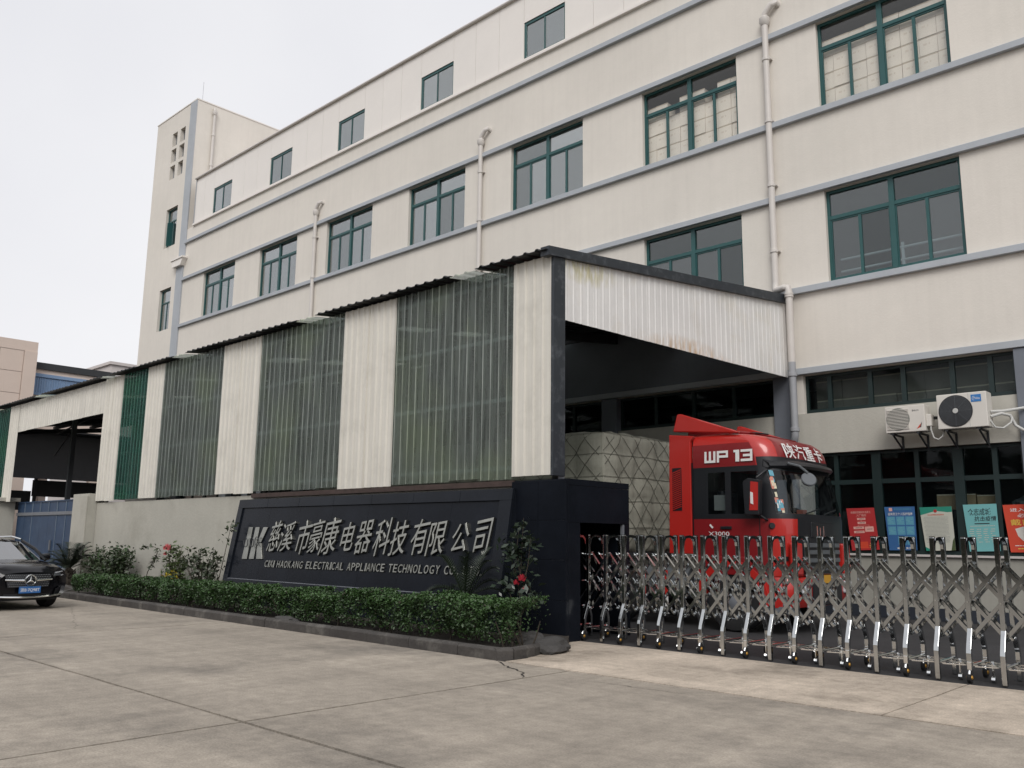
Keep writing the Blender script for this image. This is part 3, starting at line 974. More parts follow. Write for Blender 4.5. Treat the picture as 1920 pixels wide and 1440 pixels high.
for (a, b, c, d) in tall:
    tz = c + (d - c) * .68
    f = MB().box(a, a + .08, FY + .14, FY + .21, c, d).box(b - .06, b, FY + .14, FY + .21, c, d).box(a + .08, b - .06, FY + .14, FY + .21, c, c + .05).box(a + .08, b - .06, FY + .14, FY + .21, d - .07, d)
    f.box(a + .08, b - .06, FY + .135, FY + .2, tz - .035, tz + .035).box((a + b) / 2 - .03, (a + b) / 2 + .03, FY + .15, FY + .2, c + .05, tz - .035)
    fo = f.build('window', 'frame', tw)
    for (p, q_, r, s) in ((a + .08, b - .06, tz + .035, d - .07), (a + .08, (a + b) / 2 - .03, c + .05, tz - .035), ((a + b) / 2 + .03, b - .06, c + .05, tz - .035)):
        MB().box(p, q_, FY + .17, FY + .178, r, s).build('pane', 'glass', fo)
# casement standing ajar on the upper tower window
MB().prism([(-43.75, FY + .13, 16.7), (-43.75, FY - .18, 16.62), (-43.75, FY - .18, 17.9), (-43.75, FY + .13, 17.98)], (.03, 0, 0)).build('open_casement', 'frame', tw)
sp = MB().cyl((TX1 + .1, FY + .95, 24.0), (TX1 + .1, FY + .95, 17.3), .075, 10)
sp.lathe((TX1 + .1, FY + .95, 23.75), (0, 0, 1), [(0, .09), (.06, .13), (.2, .13), (.24, .09)], 12)
sp.tube([(TX1 - .05, FY + .95, 24.1), (TX1 + .07, FY + .95, 24.12), (TX1 + .1, FY + .95, 24.0)], .08, 8)
for z in (22.6, 20.9, 19.8):
    sp.lathe((TX1 + .1, FY + .95, z), (0, 0, 1), [(-.05, .08), (-.04, .1), (.04, .1), (.05, .08)], 12)
sp.build('downpipe', 'pvc', tw, True)
MB().cyl((TX1 - .1, FY + .3, TZ), (TX1 - .1, FY + .3, TZ + 1.15), .007, 6).build('lightning_rod', 'steel', tw)

# ================================================================== CARTONS seen through the glass
def carton_stack(xa, xb, y, z0, rows, cw, ch, dep, m, label, group, drop=0, marks=True):
    n = int((xb - xa) / cw)
    base = MB().box(.004, cw - .004, 0, dep, .004, ch - .004, 0)
    if marks:
        base.box(cw * .22, cw * .42, -.0015, .001, ch * .55, ch * .66, 1).box(cw * .52, cw * .6, -.0015, .001, ch * .55, ch * .66, 1)
    base.box(0.004, cw - .004, -.001, .001, ch * .92, ch - .004, 2)
    me = base.mesh('carton', [m, 'print', 'tape'])
    for r in range(rows):
        for i in range(n):
            if r == rows - 1 and drop and i % drop == drop - 1:
                continue
            o = link('carton', me, loc=(xa + i * cw + random.uniform(-.004, .004), y + random.uniform(0, .035), z0 + r * ch))
            tag(o, label, 'carton', group)
F3, F2 = 10.25, 5.82
for (x, lab) in ((-13.46, 'pale carton behind the boxed up third floor window short of the tall downpipe'), (-8.24, 'pale carton behind the boxed up third floor window past the tall downpipe')):
    top = 4 if x < -10 else 4
    n0 = 1.79 + .0
    MB_ = carton_stack(x - .1, x + WIN_W + .1, FY + .24, 11.72, 5 if x < -10 else 5, .40, .44, .4, 'carton', lab, 'cartons behind the third floor glass' if x < -10 else 'cartons behind the window past the downpipe', drop=3 if x < -10 else 0)
# pallets of goods carrying those stacks
for x in (-13.46, -8.24):
    tag(MB().box(x - .15, x + WIN_W + .15, FY + .27, FY + 1.5, F3, 10.4).box(x - .1, x + WIN_W + .1, FY + .28, FY + 1.4, 10.4, 11.715).build('wrapped_load', 'carton'), 'wrapped load under the cartons at the window %s the tall downpipe' % ('short of' if x < -10 else 'past'), 'load')
carton_stack(-8.9, -4.3, FY + .5, 4.45, 2, .62, .46, .4, 'carton3', 'dim carton stacked behind the strip window above the air conditioners', 'cartons behind the strip window', marks=False)
tag(MB().box(-9.0, -4.0, FY + .45, FY + 1.2, 4.3, 4.445).build('storage_shelf', 'steel'), 'storage shelf behind the strip window above the air conditioners', 'shelf')
carton_stack(-6.3, -5.5, FY + .34, 2.28, 1, .38, .33, .4, 'carton2', 'brown carton on the ledge behind the green headed poster', 'brown cartons behind the posters', marks=False)
carton_stack(-5.52, -4.8, FY + .34, 2.28, 1, .36, .3, .4, 'carton2', 'brown carton on the ledge behind the teal poster', 'brown cartons behind the teal poster', marks=False)
tag(MB().box(-8.8, -4.4, FY + .32, FY + .85, 1.33, 2.275).build('counter', 'roomdark'), 'dark counter behind the glass where the posters hang', 'counter')

# ================================================================== LOADING SHED
shd = thing('loading_shed', 'lean-to loading shed clad in cream and translucent corrugated sheets', 'shed', (-18, 15, 0))
XR = -9.31
roofz = lambda y: 6.40 + (y - WY) * (1.01 / 8.65)
SEG = [(-10.2, -9.32, 'sheet'), (-13.45, -10.2, 'frp'), (-15.2, -13.45, 'sheet'), (-18.57, -15.2, 'frp'), (-20.37, -18.57, 'sheet'),
       (-23.7, -20.37, 'frp'), (-24.75, -23.7, 'sheet'), (-26.4, -24.75, 'frp_g'), (-27.75, -26.4, 'sheet')]
k = 0
for a, b, m in SEG:
    n = max(1, round((b - a) / .84))
    for i in range(n):
        w_ = (b - a) / n
        zb = (2.60 if m == 'sheet' else 2.57) + random.uniform(-.02, .02)
        if m == 'sheet' and a < -13:
            zb -= .05
        off = .004 + .004 * (k % 2) + (.012 if m == 'sheet' else 0)
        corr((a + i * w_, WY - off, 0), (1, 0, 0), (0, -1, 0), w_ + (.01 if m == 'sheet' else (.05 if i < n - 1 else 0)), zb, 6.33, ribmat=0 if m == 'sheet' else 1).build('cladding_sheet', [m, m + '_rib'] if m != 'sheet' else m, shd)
        k += 1
# header over the yard entrance and the posts' cladding
xh = -35.55
n = 9
for i in range(n):
    w_ = (-27.75 - xh) / n
    corr((xh + i * w_, WY - .01 - .004 * (i % 2), 0), (1, 0, 0), (0, -1, 0), w_ + .01, 5.27 + random.uniform(-.01, .01), 6.3, depth=.02).build('cladding_sheet', 'sheet', shd)
corr((-36.55, WY - .02, 0), (1, 0, 0), (0, -1, 0), 1.0, 2.7, 6.3).build('cladding_sheet', 'sheet', shd)
for i in range(3):
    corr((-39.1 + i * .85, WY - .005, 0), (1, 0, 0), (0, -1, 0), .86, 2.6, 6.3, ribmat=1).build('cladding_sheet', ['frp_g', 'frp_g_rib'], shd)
for i in range(10):
    corr((-48 + i * .89, WY - .012, 0), (1, 0, 0), (0, -1, 0), .9, 2.6, 6.3).build('cladding_sheet', 'sheet', shd)
# gable fascia over the gate
NS = 10
ya, yb = WY + .28, FY - .14
for i in range(NS):
    w_ = (yb - ya) / NS
    y0 = ya + i * w_
    corr((XR + .004 * (i % 2), y0, 0), (0, 1, 0), (1, 0, 0), w_ + .012, lambda t, y0=y0: 5.245 + (y0 + t - WY) * .0225, lambda t, y0=y0: roofz(y0 + t) - .04, pitch=.2, depth=.0095).build('fascia_sheet', 'sheet_w', shd)
def rustspot(y, z, h, w_):
    MB().add([(XR + .032, y - w_, z), (XR + .032, y + w_, z), (XR + .032, y + w_ * .6, z + h), (XR + .032, y - w_ * .5, z + h * .8)], [(0, 1, 2, 3)]).build('rust_stain', 'rust', shd)
# corner trim, verge cap, eave
MB().box(XR - .02, XR + .045, WY - .03, WY + .285, 2.58, 6.36).build('corner_trim', 'trim', shd, bevel=.01)
MB().prism([(XR - .1, WY - .2, roofz(WY) - .13), (XR - .1, FY - .1, roofz(FY) - .16), (XR - .1, FY - .1, roofz(FY) + .05), (XR - .1, WY - .2, roofz(WY) + .03)], (.19, 0, 0)).build('verge_cap', 'trim', shd)
# roof: dark sheets with skylight strips
SKY = [(-11.62, -10.95), (-16.72, -16.0), (-22.8, -22.05), (-27.6, -27.05), (-33.4, -32.8), (-39, -38.4)]
edges = [XR + .06] + [v for s in SKY for v in (s[1], s[0])] + [-48]
EY = WY - .26
def roofsheet(xa, xb, m, name, dz=0.):
    ts, ds = [xa], [0]
    x = xa + .1
    while x < xb - .2:
        for dx, d in ((0, 0), (.03, .6), (.07, .6), (.10, 0)):
            ts.append(x + dx); ds.append(d * .05)
        x += .27
    ts.append(xb); ds.append(0)
    rows = []
    for y, th in ((EY, 0), (FY - .02, 0), (FY - .02, -.012), (EY, -.012), (EY, 0)):
        rows.append([(x, y, roofz(y) + d + th + dz) for x, d in zip(ts, ds)])
    mb = MB().grid(rows)
    n = len(ts)
    mb.add([rows[j][i] for i in (0, n - 1) for j in range(4)], [(0, 1, 2, 3), (7, 6, 5, 4)])
    return mb.build(name, m, shd)
for i in range(0, len(edges), 2):
    xa, xb = edges[i + 1], edges[i]
    n = max(1, round((xb - xa) / 2.6))
    for j in range(n):
        roofsheet(xa + (xb - xa) * j / n, xa + (xb - xa) * (j + 1) / n, 'black_sheet', 'roof_sheet')
for a, b in SKY:
    roofsheet(a + .01, b - .01, 'frp_roof', 'skylight_sheet', -.035)
# steelwork
st = MB()
for x in (-9.5, -14.4, -19.3, -24.2, -28.3, -34.75, -41.5, -47.6):
    yp = 1.3 if abs(x + 34.75) < .01 else 0
    MB().box(x - .07, x + .07, WY + .30 + yp, WY + .46 + yp, 0, roofz(WY + .35) - .2).build('post', 'steel' if x > -12 else 'darksteel', shd)
    MB().prism([(x - .06, WY + .1, roofz(WY + .1) - .42), (x - .06, FY - .1, roofz(FY) - .42), (x - .06, FY - .1, roofz(FY) - .19), (x - .06, WY + .1, roofz(WY + .1) - .19)], (.12, 0, 0)).build('rafter', 'darksteel', shd)
for y in (WY + .6, 12.6, 14.4, 16.2, 18.0, 19.2):
    MB().box(-48, XR - .12, y - .05, y + .05, roofz(y) - .18, roofz(y) - .045).build('purlin', 'darksteel', shd)
for z in (2.75, 3.95, 5.05, 6.1):
    MB().box(-27.7, XR - .05, WY + .012, WY + .07, z - .035, z + .035).build('girt', 'pvc_grey', shd)
# dark valance at the far end of the shed and hanging bracing
MB().bar((-44, 15, 6.2), (-38, 15, 6.9), .06, .06, (0, 1, 0)).bar((-41, 15, 6.85), (-44, 15, 5.2), .05, .05, (0, 1, 0)).build('brace', 'darksteel', shd)

# ================================================================== PERIMETER WALL
pwl = thing('perimeter_wall', 'grey rendered perimeter wall under the corrugated shed cladding', 'wall', (-19, 10.9, 0))
MB().box(-27.7, -10.15, WY + .035, WY + .22, -.02, 2.5).build('wall', 'grey_render', pwl)
MB().box(-18.6, -10.15, WY - .03, WY + .033, 2.44, 2.535).build('mortar_strip', 'brickred', pwl)
MB().box(-28.95, -27.72, 10.55, 11.15, 0, 2.78).box(-28.2, -27.72, 10.5, 10.55, 0, 2.72).build('gate_pillar', 'grey_render', pwl, bevel=.01)
MB().box(-37.3, -36.2, 10.55, 11.15, 0, 2.72).build('gate_pillar', 'grey_render', pwl, bevel=.01)
MB().box(-37.5, -36.0, 10.45, 11.25, 2.72, 2.86).build('pillar_cap', 'grey_render', pwl, bevel=.01)
MB().box(-48, -37.32, WY + .05, WY + .25, 0, 2.5).build('wall', 'grey_render', pwl)

# ================================================================== SIGN WALL
sg = thing('sign_wall', 'black granite sign wall with silver raised lettering behind the hedge', 'sign', (-14.4, 10.5, 0))
def sy(z): return 10.60 - (2.4 - z) * .17
def sp_(x, z, d=0.):          # point on the leaning sign face, d in front of it
    return Vector((x, sy(z) - d, z - d * .17))
SX0, SX1 = -18.78, -9.98
def signslab(xa, xb, za, zb, d0, d1):
    return MB().prism([sp_(xa, za, d0), sp_(xb, za, d0), sp_(xb, zb, d0), sp_(xa, zb, d0)], sp_(0, 1, d1) - sp_(0, 1, d0))
bx = MB().prism([(SX0 + .02, sy(0) + .03, 0), (SX0 + .02, 10.78, 0), (SX0 + .02, 10.78, 2.36), (SX0 + .02, sy(2.36) + .03, 2.36)], (SX1 - SX0 - .04, 0, 0))
bx.build('core', 'granite2', sg)
# border stones and inset panels, each cut apart
def strip(xa, xb, za, zb, n, d0=-.03, d1=.035):
    for i in range(n):
        a, b = xa + (xb - xa) * i / n, xa + (xb - xa) * (i + 1) / n
        signslab(a + .002, b - .002, za, zb, d0, d1).build('border_stone', 'granite2', sg, bevel=.004)
strip(SX0, SX1, 2.2, 2.39, 7)
strip(SX0, SX0 + .2, .62, 2.198, 1)
strip(SX1 - .28, SX1, .62, 2.198, 1)
strip(SX0, SX1, .36, .618, 7)
for i in range(7):
    a, b = SX0 + .2 + (SX1 - SX0 - .48) * i / 7, SX0 + .2 + (SX1 - SX0 - .48) * (i + 1) / 7
    signslab(a + .002, b - .002, .62, 2.198, -.03, .0).build('granite_panel', 'granite', sg)
signslab(SX0 + .2, SX1 - .28, .617, .622, .0, .037).build('joint_line', 'steel', sg)
for i in range(7):
    a, b = SX0 + (SX1 - SX0) * i / 7, SX0 + (SX1 - SX0) * (i + 1) / 7
    signslab(a + .002, b - .002, 0.0, .358, -.03, .034).build('granite_panel', 'granite2', sg)

# camera pixel -> point on the sign face (used once to read the lettering layout off the photograph)
def onsign(px, py):
    d = _fwd + _r2 * ((px - 960) / F_PX) - _u2 * ((py - 720) / F_PX)
    # plane: y = 10.60 - (2.4 - z)*.17
    o = Vector((0, 0, H))
    n_ = Vector((0, 1, -.17))
    c = 10.60 - 2.4 * .17
    t_ = (c - o.dot(n_)) / d.dot(n_)
    p = o + d * t_
    return p.x, p.z
SV = (sp_(0, 2) - sp_(0, 1)).normalized()
CH = [('慈', 507, 529, 973, 1034), ('溪', 526, 555, 976, 1034), ('市', 558, 586, 971, 1040), ('豪', 583, 608, 970, 1036), ('康', 604, 639, 966, 1040),
      ('电', 642, 669, 975, 1034), ('器', 669, 702, 972, 1038), ('科', 703, 737, 968, 1042), ('技', 734, 768, 972, 1041), ('有', 772, 807, 968, 1040),
      ('限', 803, 840, 974, 1041), ('公', 848, 884, 977, 1036), ('司', 889, 923, 969, 1042)]
for c, xa, xb, ya_, yb_ in CH:
    x0, _ = onsign(xa, (ya_ + yb_) / 2)
    x1, _ = onsign(xb, (ya_ + yb_) / 2)
    _, z1 = onsign((xa + xb) / 2, ya_)
    _, z0 = onsign((xa + xb) / 2, yb_)
    h_ = z1 - z0
    mb = MB()
    addtext(mb, c, sp_(x0 + (x1 - x0) * .06, z0, .025), (1, 0, 0), SV, (x1 - x0) * .84, h_ * .95, depth=.03, shear=.12, extrude=.03, bevel=.007, offset=-.004,
            warp=lambda a, b: (a, b + .10 * (a - .5)))
    mb.build('raised_character', 'sign_steel', sg, fix=False)
ENG = 'CIXI HAOKANG ELECTRICAL APPLIANCE TECHNOLOGY CO., LTD.'
ex0, ez0 = onsign(497, 1063)
ex1, ez1 = onsign(905, 1080)
_, et0 = onsign(497, 1050)
_, et1 = onsign(905, 1062)
nE = len(ENG)
adv = {'I': .42, ' ': .62, ',': .32, '.': .32, 'M': 1.15, 'O': 1.08, 'G': 1.08}
tot = sum(adv.get(c, 1.) for c in ENG)
cur = 0.
for c in ENG:
    a = adv.get(c, 1.)
    if c != ' ':
        t0 = cur / tot
        x = ex0 + (ex1 - ex0) * t0
        z0 = ez0 + (ez1 - ez0) * t0
        h_ = (et0 - ez0) * (1 - t0) + (et1 - ez1) * t0
        wdt = (ex1 - ex0) * a / tot * .78
        mb = MB()
        addtext(mb, c, sp_(x, z0, .014), (1, 0, 0), SV, wdt, h_ * (.2 if c in ',.' else 1), depth=.016, shear=.08, extrude=.02, bevel=.005, offset=.004)
        mb.build('raised_letter', 'sign_steel', sg, fix=False)
    cur += a
# emblem: two slanting bars and a K stroke with three round links
def emb(px, py, d):
    x, z = onsign(px, py)
    return sp_(x, z, d)
def z6(x, y): return 440 + x * .13542, 940 + y * .13542
def epoly(pts, name='emblem_bar'):
    P = [emb(*z6(x, y), .0) for x, y in pts]
    MB().prism(P, sp_(0, 1, .03) - sp_(0, 1, 0)).build(name, 'sign_steel', sg, bevel=.004)
epoly([(212, 355), (266, 355), (180, 795), (112, 795)])
epoly([(305, 355), (358, 355), (276, 795), (210, 795)])
epoly([(416, 355), (478, 355), (380, 566), (328, 566)])
epoly([(325, 578), (380, 575), (394, 795), (312, 795)])
for cx, cy in ((200, 560), (285, 560), (355, 545)):
    mb = MB()
    pts = []
    for i in range(17):
        t_ = 2 * math.pi * i / 16
        pts.append(emb(*z6(cx + 26 * math.cos(t_), cy + 62 * math.sin(t_)), .085))
    mb.tube(pts, .009, 6)
    mb.build('emblem_ring', 'darksteel', sg, smooth=True)

# granite gate pillar that the folding gate slides into
gp = thing('gate_pillar', 'black granite gate pillar with a dark recess for the folding gate', 'pillar', (-9.5, 11.5, 0))
GX0, GX1, GY0, GY1 = -10.1, -8.92, 10.72, 12.35
def gpanel(x0, x1, y0, y1, z0, z1, m='granite'):
    MB().box(x0, x1, y0, y1, z0, z1).build('granite_panel', m, gp, bevel=.003)
for z0, z1 in ((0, .62), (.624, 1.24), (1.244, 1.86), (1.864, 2.5)):
    gpanel(GX0, (GX0 + GX1) / 2 - .002, GY0 - .06, GY0, z0, z1)
    gpanel((GX0 + GX1) / 2 + .002, GX1 + .001, GY0 - .06, GY0, z0, z1)
gpanel(GX0, GX1, GY0 + .001, GY1, 2.42, 2.52)
gpanel(GX1 - .06, GX1, GY0 + .004, GY1 - .004, 1.83, 2.416)
gpanel(GX1 - .06, GX1, GY0 + .004, GY0 + .30, 0, 1.826)
gpanel(GX1 - .06, GX1, GY1 - .13, GY1 - .004, 0, 1.826)
gpanel(GX0, GX0 + .06, GY0 + .004, GY1 - .004, 0, 2.41)
gpanel(GX0 + .07, GX1 - .004, GY1 - .06, GY1, 0, 2.41)
MB().box(GX1 - .058, GX1 - .01, GY1 - .18, GY1 - .132, 0, 1.82).build('jamb', 'steel', gp)

# ================================================================== PLANTER
tag(MB().prism([(-24, 8.5, -.04), (-8.35, 8.5, -.04), (-8.35, 10.0, -.04), (-8.95, 10.78, -.04), (-30, 10.78, -.04), (-30, 9.7, -.04)], (0, 0, .14)).build('planter_soil', 'soil'), kind='structure')
kb = MB().box(-23.9, -8.3, 8.47, 8.53, -.04, .02).build('kerb', 'kerb')
tag(kb, kind='structure')
def kerbstone(p, q, h=.155, wd=.13):
    p, q = Vector((*p, 0)), Vector((*q, 0))
    d = (q - p).normalized()
    nrm = Vector((-d.y, d.x, 0))
    a, b = p + d * .006, q - d * .006
    j = lambda: random.uniform(-.006, .006)
    prof = [(0, -.03), (.0 + j(), h - .03), (.03, h + j()), (wd, h + j()), (wd, -.03)]
    rows = [[c + nrm * u + Vector((0, 0, v)) for u, v in prof] for c in (a, b)]
    mb = MB().grid(rows, close=True)
    mb.add([*rows[0], *rows[1]], [tuple(range(5)), tuple(range(5, 10))])
    mb.build('kerb_stone', 'kerb', kb, bevel=.008)
x = -23.7
pts_k = []
while x < -8.5:
    L_ = random.uniform(.92, 1.05)
    nx = min(x + L_, -8.22)
    if nx > -8.6: nx = -8.22
    kerbstone((x, 8.42 + random.uniform(-.008, .008)), (nx, 8.42 + random.uniform(-.008, .008)))
    x = nx
    if nx == -8.22: break
kerbstone((-8.2, 8.40), (-8.10, 8.62), .15)
kerbstone((-8.1, 8.64), (-8.17, 9.12), .15)
kerbstone((-8.18, 9.14), (-8.33, 9.52), .14)
kerbstone((-25.0, 9.3), (-23.72, 8.43), .12)
kerbstone((-27.0, 9.75), (-25.02, 9.32), .12)

def boulder(loc, sx, sy_, sz, label, seed):
    bm = bmesh.new()
    bmesh.ops.create_icosphere(bm, subdivisions=3, radius=1)
    for v in bm.verts:
        n = mnoise.noise(v.co * 1.1 + Vector((seed, 0, 0))) * .35 + mnoise.noise(v.co * 3 + Vector((seed, 4, 0))) * .12
        v.co = v.co * (1 + n)
        v.co = Vector((v.co.x * sx, v.co.y * sy_, max(-.6, v.co.z) * sz))
    me = bpy.data.meshes.new('boulder')
    bm.to_mesh(me)
    bm.free()
    me.materials.append(M['rock'])
    o = link('boulder', me, loc=loc)
    return tag(o, label, 'rock', 'stones at the end of the hedge')
boulder((-8.38, 9.62, .08), .30, .36, .13, 'flat grey boulder on the ground at the end of the kerb by the granite pillar', 3)
boulder((-8.62, 9.55, .16), .24, .20, .10, 'small grey stone lying on the soil behind the end boulder', 9)
boulder((-13.55, 8.62, .13), .34, .12, .07, 'flat grey stone lying on the kerb under the middle of the hedge', 5)
# one fallen dry leaf
bl = leaves('dry_leaf', ['petal_yel'], [(-14.72, 8.62, .2)], .09)
tag(bl, 'dry yellow leaf fallen on the kerb under the hedge', 'leaf')

# ================================================================== HEDGE
def hedge(xa, xb, ya, yb, ha, hb, label, seed, dens=9500):
    rg = np.random.default_rng(seed)
    h = thing('boxwood_hedge', label, 'hedge', ((xa + xb) / 2, (ya + yb) / 2, .1), 'clipped hedges in front of the sign wall')
    L_ = xb - xa
    n = int(L_ * dens)
    X = rg.uniform(xa, xb, n)
    ph = rg.uniform(0, 6.28, 6)
    topz = lambda x: ha + (hb - ha) * (x - xa) / L_ + .035 * np.sin(x * 3.1 + ph[0]) + .03 * np.sin(x * 7.3 + ph[1]) + .02 * np.sin(x * 17 + ph[2])
    frt = lambda x, z: ya + .06 * np.sin(x * 2.3 + ph[3]) + .04 * np.sin(x * 6.7 + ph[4]) + .05 * np.sin(z * 9 + x * 4)
    T = topz(X)
    # most of the leaves in a shell on the front and the top
    u = rg.uniform(0, 1, n)
    Z = .16 + (T - .16) * rg.power(1.35, n)
    Y = frt(X, Z) + np.abs(rg.normal(0, .10, n))
    top = u < .45
    Y[top] = rg.uniform(ya, yb, top.sum())
    Z[top] = T[top] - np.abs(rg.normal(0, .05, top.sum()))
    edge = np.clip((Y - ya) / .12, 0, 1)
    Z[top] -= (1 - edge[top]) * rg.uniform(0, .08, top.sum())
    ins = u > .88
    Y[ins] = rg.uniform(ya, yb, ins.sum())
    # gnaw holes
    hole = np.array([mnoise.noise(Vector((a * 4.2, b * 4.2, c * 4.2))) for a, b, c in zip(X, Y, Z)])
    keep = (hole > -.12) | (rg.uniform(0, 1, n) < .25)
    keep &= ~((Z < .26) & (rg.uniform(0, 1, n) < .4))
    X, Y, Z, T, top = X[keep], Y[keep], Z[keep], T[keep], top[keep]
    # rounded ends
    e = np.minimum(X - xa, xb - X)
    k2 = (e > .14) | (rg.uniform(0, 1, len(X)) < .5 + e * 3)
    X, Y, Z, T, top = X[k2], Y[k2], Z[k2], T[k2], top[k2]
    new = (Z > T - .10) & (rg.uniform(0, 1, len(X)) < .7)
    mp_ = new.astype(int)
    mp_[rg.uniform(0, 1, len(mp_)) < .035] = 2
    o = leaves('foliage', ['hedge', 'hedge_new', 'stem'], np.stack([X, Y, Z], 1), .0205, h, up=.5, jitter=.5, matpick=mp_)
    tag(o, kind='stuff')
    s = MB()
    for i in range(int(L_ * 7)):
        x, y = rg.uniform(xa + .05, xb - .05), rg.uniform(ya + .1, yb - .1)
        dx, dy = rg.normal(0, .08), rg.normal(0, .08)
        s.tube([(x, y, .06), (x + dx * .5, y + dy * .5, .25), (x + dx, y + dy - .05, .45)], [.014, .011, .006], 5)
    tag(s.build('stems', 'stem', h), kind='stuff')
    return h
hedge(-23.35, -15.9, 8.72, 9.55, .53, .60, 'long clipped boxwood hedge section beside the parked black car', 11)
hedge(-15.95, -12.25, 8.70, 9.55, .60, .62, 'clipped boxwood hedge section under the emblem of the sign wall', 12)
hedge(-12.3, -8.3, 8.72, 9.6, .66, .72, 'taller clipped boxwood hedge section ending at the granite pillar', 13)
lt = MB()
tag(lt.box(0, .01, 0, .01, 0, .01).build('x', 'soil'), kind='stuff') if False else None

# ================================================================== SHRUBS AND CYCADS
def frond(parent, base, az, length, rise, droop, n=26, lw=.16):
    """A feather leaf: midrib and two rows of narrow leaflets."""
    mb = MB()
    d = Vector((math.cos(az), math.sin(az), 0))
    side = Vector((-d.y, d.x, 0))
    P = []
    for i in range(n + 1):
        t = i / n
        P.append(Vector(base) + d * (length * t * (1 - .12 * t)) + Vector((0, 0, rise * math.sin(t * 1.5) - droop * t * t)))
    mb.tube(P[::3] + [P[-1]], .009, 4)
    for i in range(3, n):
        t = i / n
        l = lw * math.sin(math.pi * (.15 + .8 * t)) * (1 + random.uniform(-.1, .1))
        tang = (P[min(i + 1, n)] - P[i - 1]).normalized()
        up = side.cross(tang)
        for s in (1, -1):
            tip = P[i] + side * s * l + tang * l * .55 + up * (-.25 * l)
            a = P[i] + tang * .011
            b = P[i] - tang * .011
            mb.add([a, b, tip], [(0, 1, 2)])
    return mb.build('frond', 'frond', parent, fix=False)
def cycad(loc, crown, label, n, length, seed, lw=.15):
    random.seed(seed)
    t = thing('cycad_palm', label, 'palm', loc)
    tr = MB().lathe(loc, (0, 0, 1), [(0, .15), (.1, .17), (crown * .6, .16), (crown, .12), (crown + .08, .05)], 12)
    for i in range(60):
        a, z = random.uniform(0, 6.28), random.uniform(.05, crown)
        c = Vector(loc) + Vector((math.cos(a) * .15, math.sin(a) * .15, z))
        tr.cyl(c, c + Vector((math.cos(a) * .05, math.sin(a) * .05, .05)), .022, 5, r2=.01)
    tr.build('trunk', 'stem', t)
    base = Vector(loc) + Vector((0, 0, crown))
    for i in range(n):
        az = 2 * math.pi * i / n * 2.618 + random.uniform(-.2, .2)
        q = random.uniform(.15, 1)
        frond(t, base, az, length * (1 - .35 * q) * random.uniform(.9, 1.1), .25 + .62 * q, .35 * (1 - q) + .05, lw=lw)
    return t
cycad((-27.25, 10.0, .1), .42, 'dark cycad palm beside the blue gate behind the car', 34, .95, 21, lw=.2)
cycad((-10.15, 9.68, .1), .52, 'dark cycad palm in front of the end of the sign lettering', 15, .85, 22)

def shrub(name, label, cat, loc, stems, leafmat, size, n_leaf, seed, petals=(), mats2=None, spread=.05, clip=None):
    """stems = lists of points (local); leaves cluster along the upper parts."""
    rg = np.random.default_rng(seed)
    t = thing(name, label, cat, loc)
    L0 = Vector(loc)
    s = MB()
    cs = []
    for pts in stems:
        P = [L0 + Vector(p) for p in pts]
        r = [.012 * (1 - .7 * i / (len(P) - 1)) for i in range(len(P))]
        s.tube(P, r, 5)
        seg = len(P) - 1
        for k in range(n_leaf):
            u = rg.uniform(.25, 1.0) * seg
            i = min(int(u), seg - 1)
            p = P[i].lerp(P[i + 1], u - i)
            q = rg.normal(0, spread, 3)
            cs.append((p.x + q[0], p.y + q[1], p.z + q[2] * .9))
    s.build('stems', 'stem', t, smooth=True)
    o = leaves('foliage', [leafmat] + ([mats2] if mats2 else []), cs, size, t, up=.35, aspect=.5, matpick=(rg.uniform(0, 1, len(cs)) < .3).astype(int) if mats2 else None)
    tag(o, kind='stuff')
    for (px, py, pz, r, m) in petals:
        c = L0 + Vector((px, py, pz))
        mb = MB()
        for k in range(14):
            a, e = k * 2.4, .2 + 1.2 * (k / 14)
            d = Vector((math.cos(a) * math.cos(e), math.sin(a) * math.cos(e), math.sin(e)))
            b = Vector((-math.sin(a), math.cos(a), 0))
            q = c + d * r * .5
            mb.add([q - b * r * .45, q + d * r * .3 - Vector((0, 0, r * .2)), q + b * r * .45, q + d * r * .55 + Vector((0, 0, r * .35))], [(0, 1, 2, 3)])
        mb.build('blossom', m, t, fix=False)
    return t
def randstems(n, w_, h, seed, lean=(0, 0), d=.2):
    rg = np.random.default_rng(seed)
    out = []
    for i in range(n):
        a, b = rg.uniform(-w_, w_), rg.uniform(-d, d)
        hh = h * rg.uniform(.65, 1.05)
        out.append([(a * .25, b * .25, 0), (a * .5 + rg.normal(0, .03), b * .5, hh * .4), (a * .8 + lean[0] * .5, b * .9, hh * .75), (a + lean[0] + rg.normal(0, .05), b + lean[1], hh)])
    return out
shrub('leafy_bush', 'dense dark leafy bush between the cycad and the grey wall', 'bush', (-25.1, 10.25, .08), randstems(30, 1.25, 1.08, 31), 'leaf', .055, 88, 31, mats2='hedge', spread=.11)
shrub('bare_shrub', 'thin nearly bare shrub with an arching stem against the grey wall', 'shrub', (-23.2, 10.45, .08),
      [[(0, 0, 0), (.12, 0, .5), (.45, 0, .85), (.62, 0, 1.02), (.5, 0, 1.15), (.2, 0, 1.2), (-.1, 0, 1.16), (-.3, 0, 1.12)], [(.12, 0, .5), (.4, -.02, .75), (.7, 0, .95)], [(.9, 0, 0), (.95, 0, .35)]], 'leaf', .05, 46, 32, spread=.045)
shrub('rose_bush', 'upright rose bush with one pink bloom against the grey wall', 'rose bush', (-21.35, 10.35, .08), randstems(11, .42, 1.22, 33, d=.15), 'leaf_lt', .055, 48, 33, petals=[(-.28, -.1, 1.1, .13, 'petal_pink'), (-.33, -.12, .98, .06, 'petal_pink')], spread=.07)
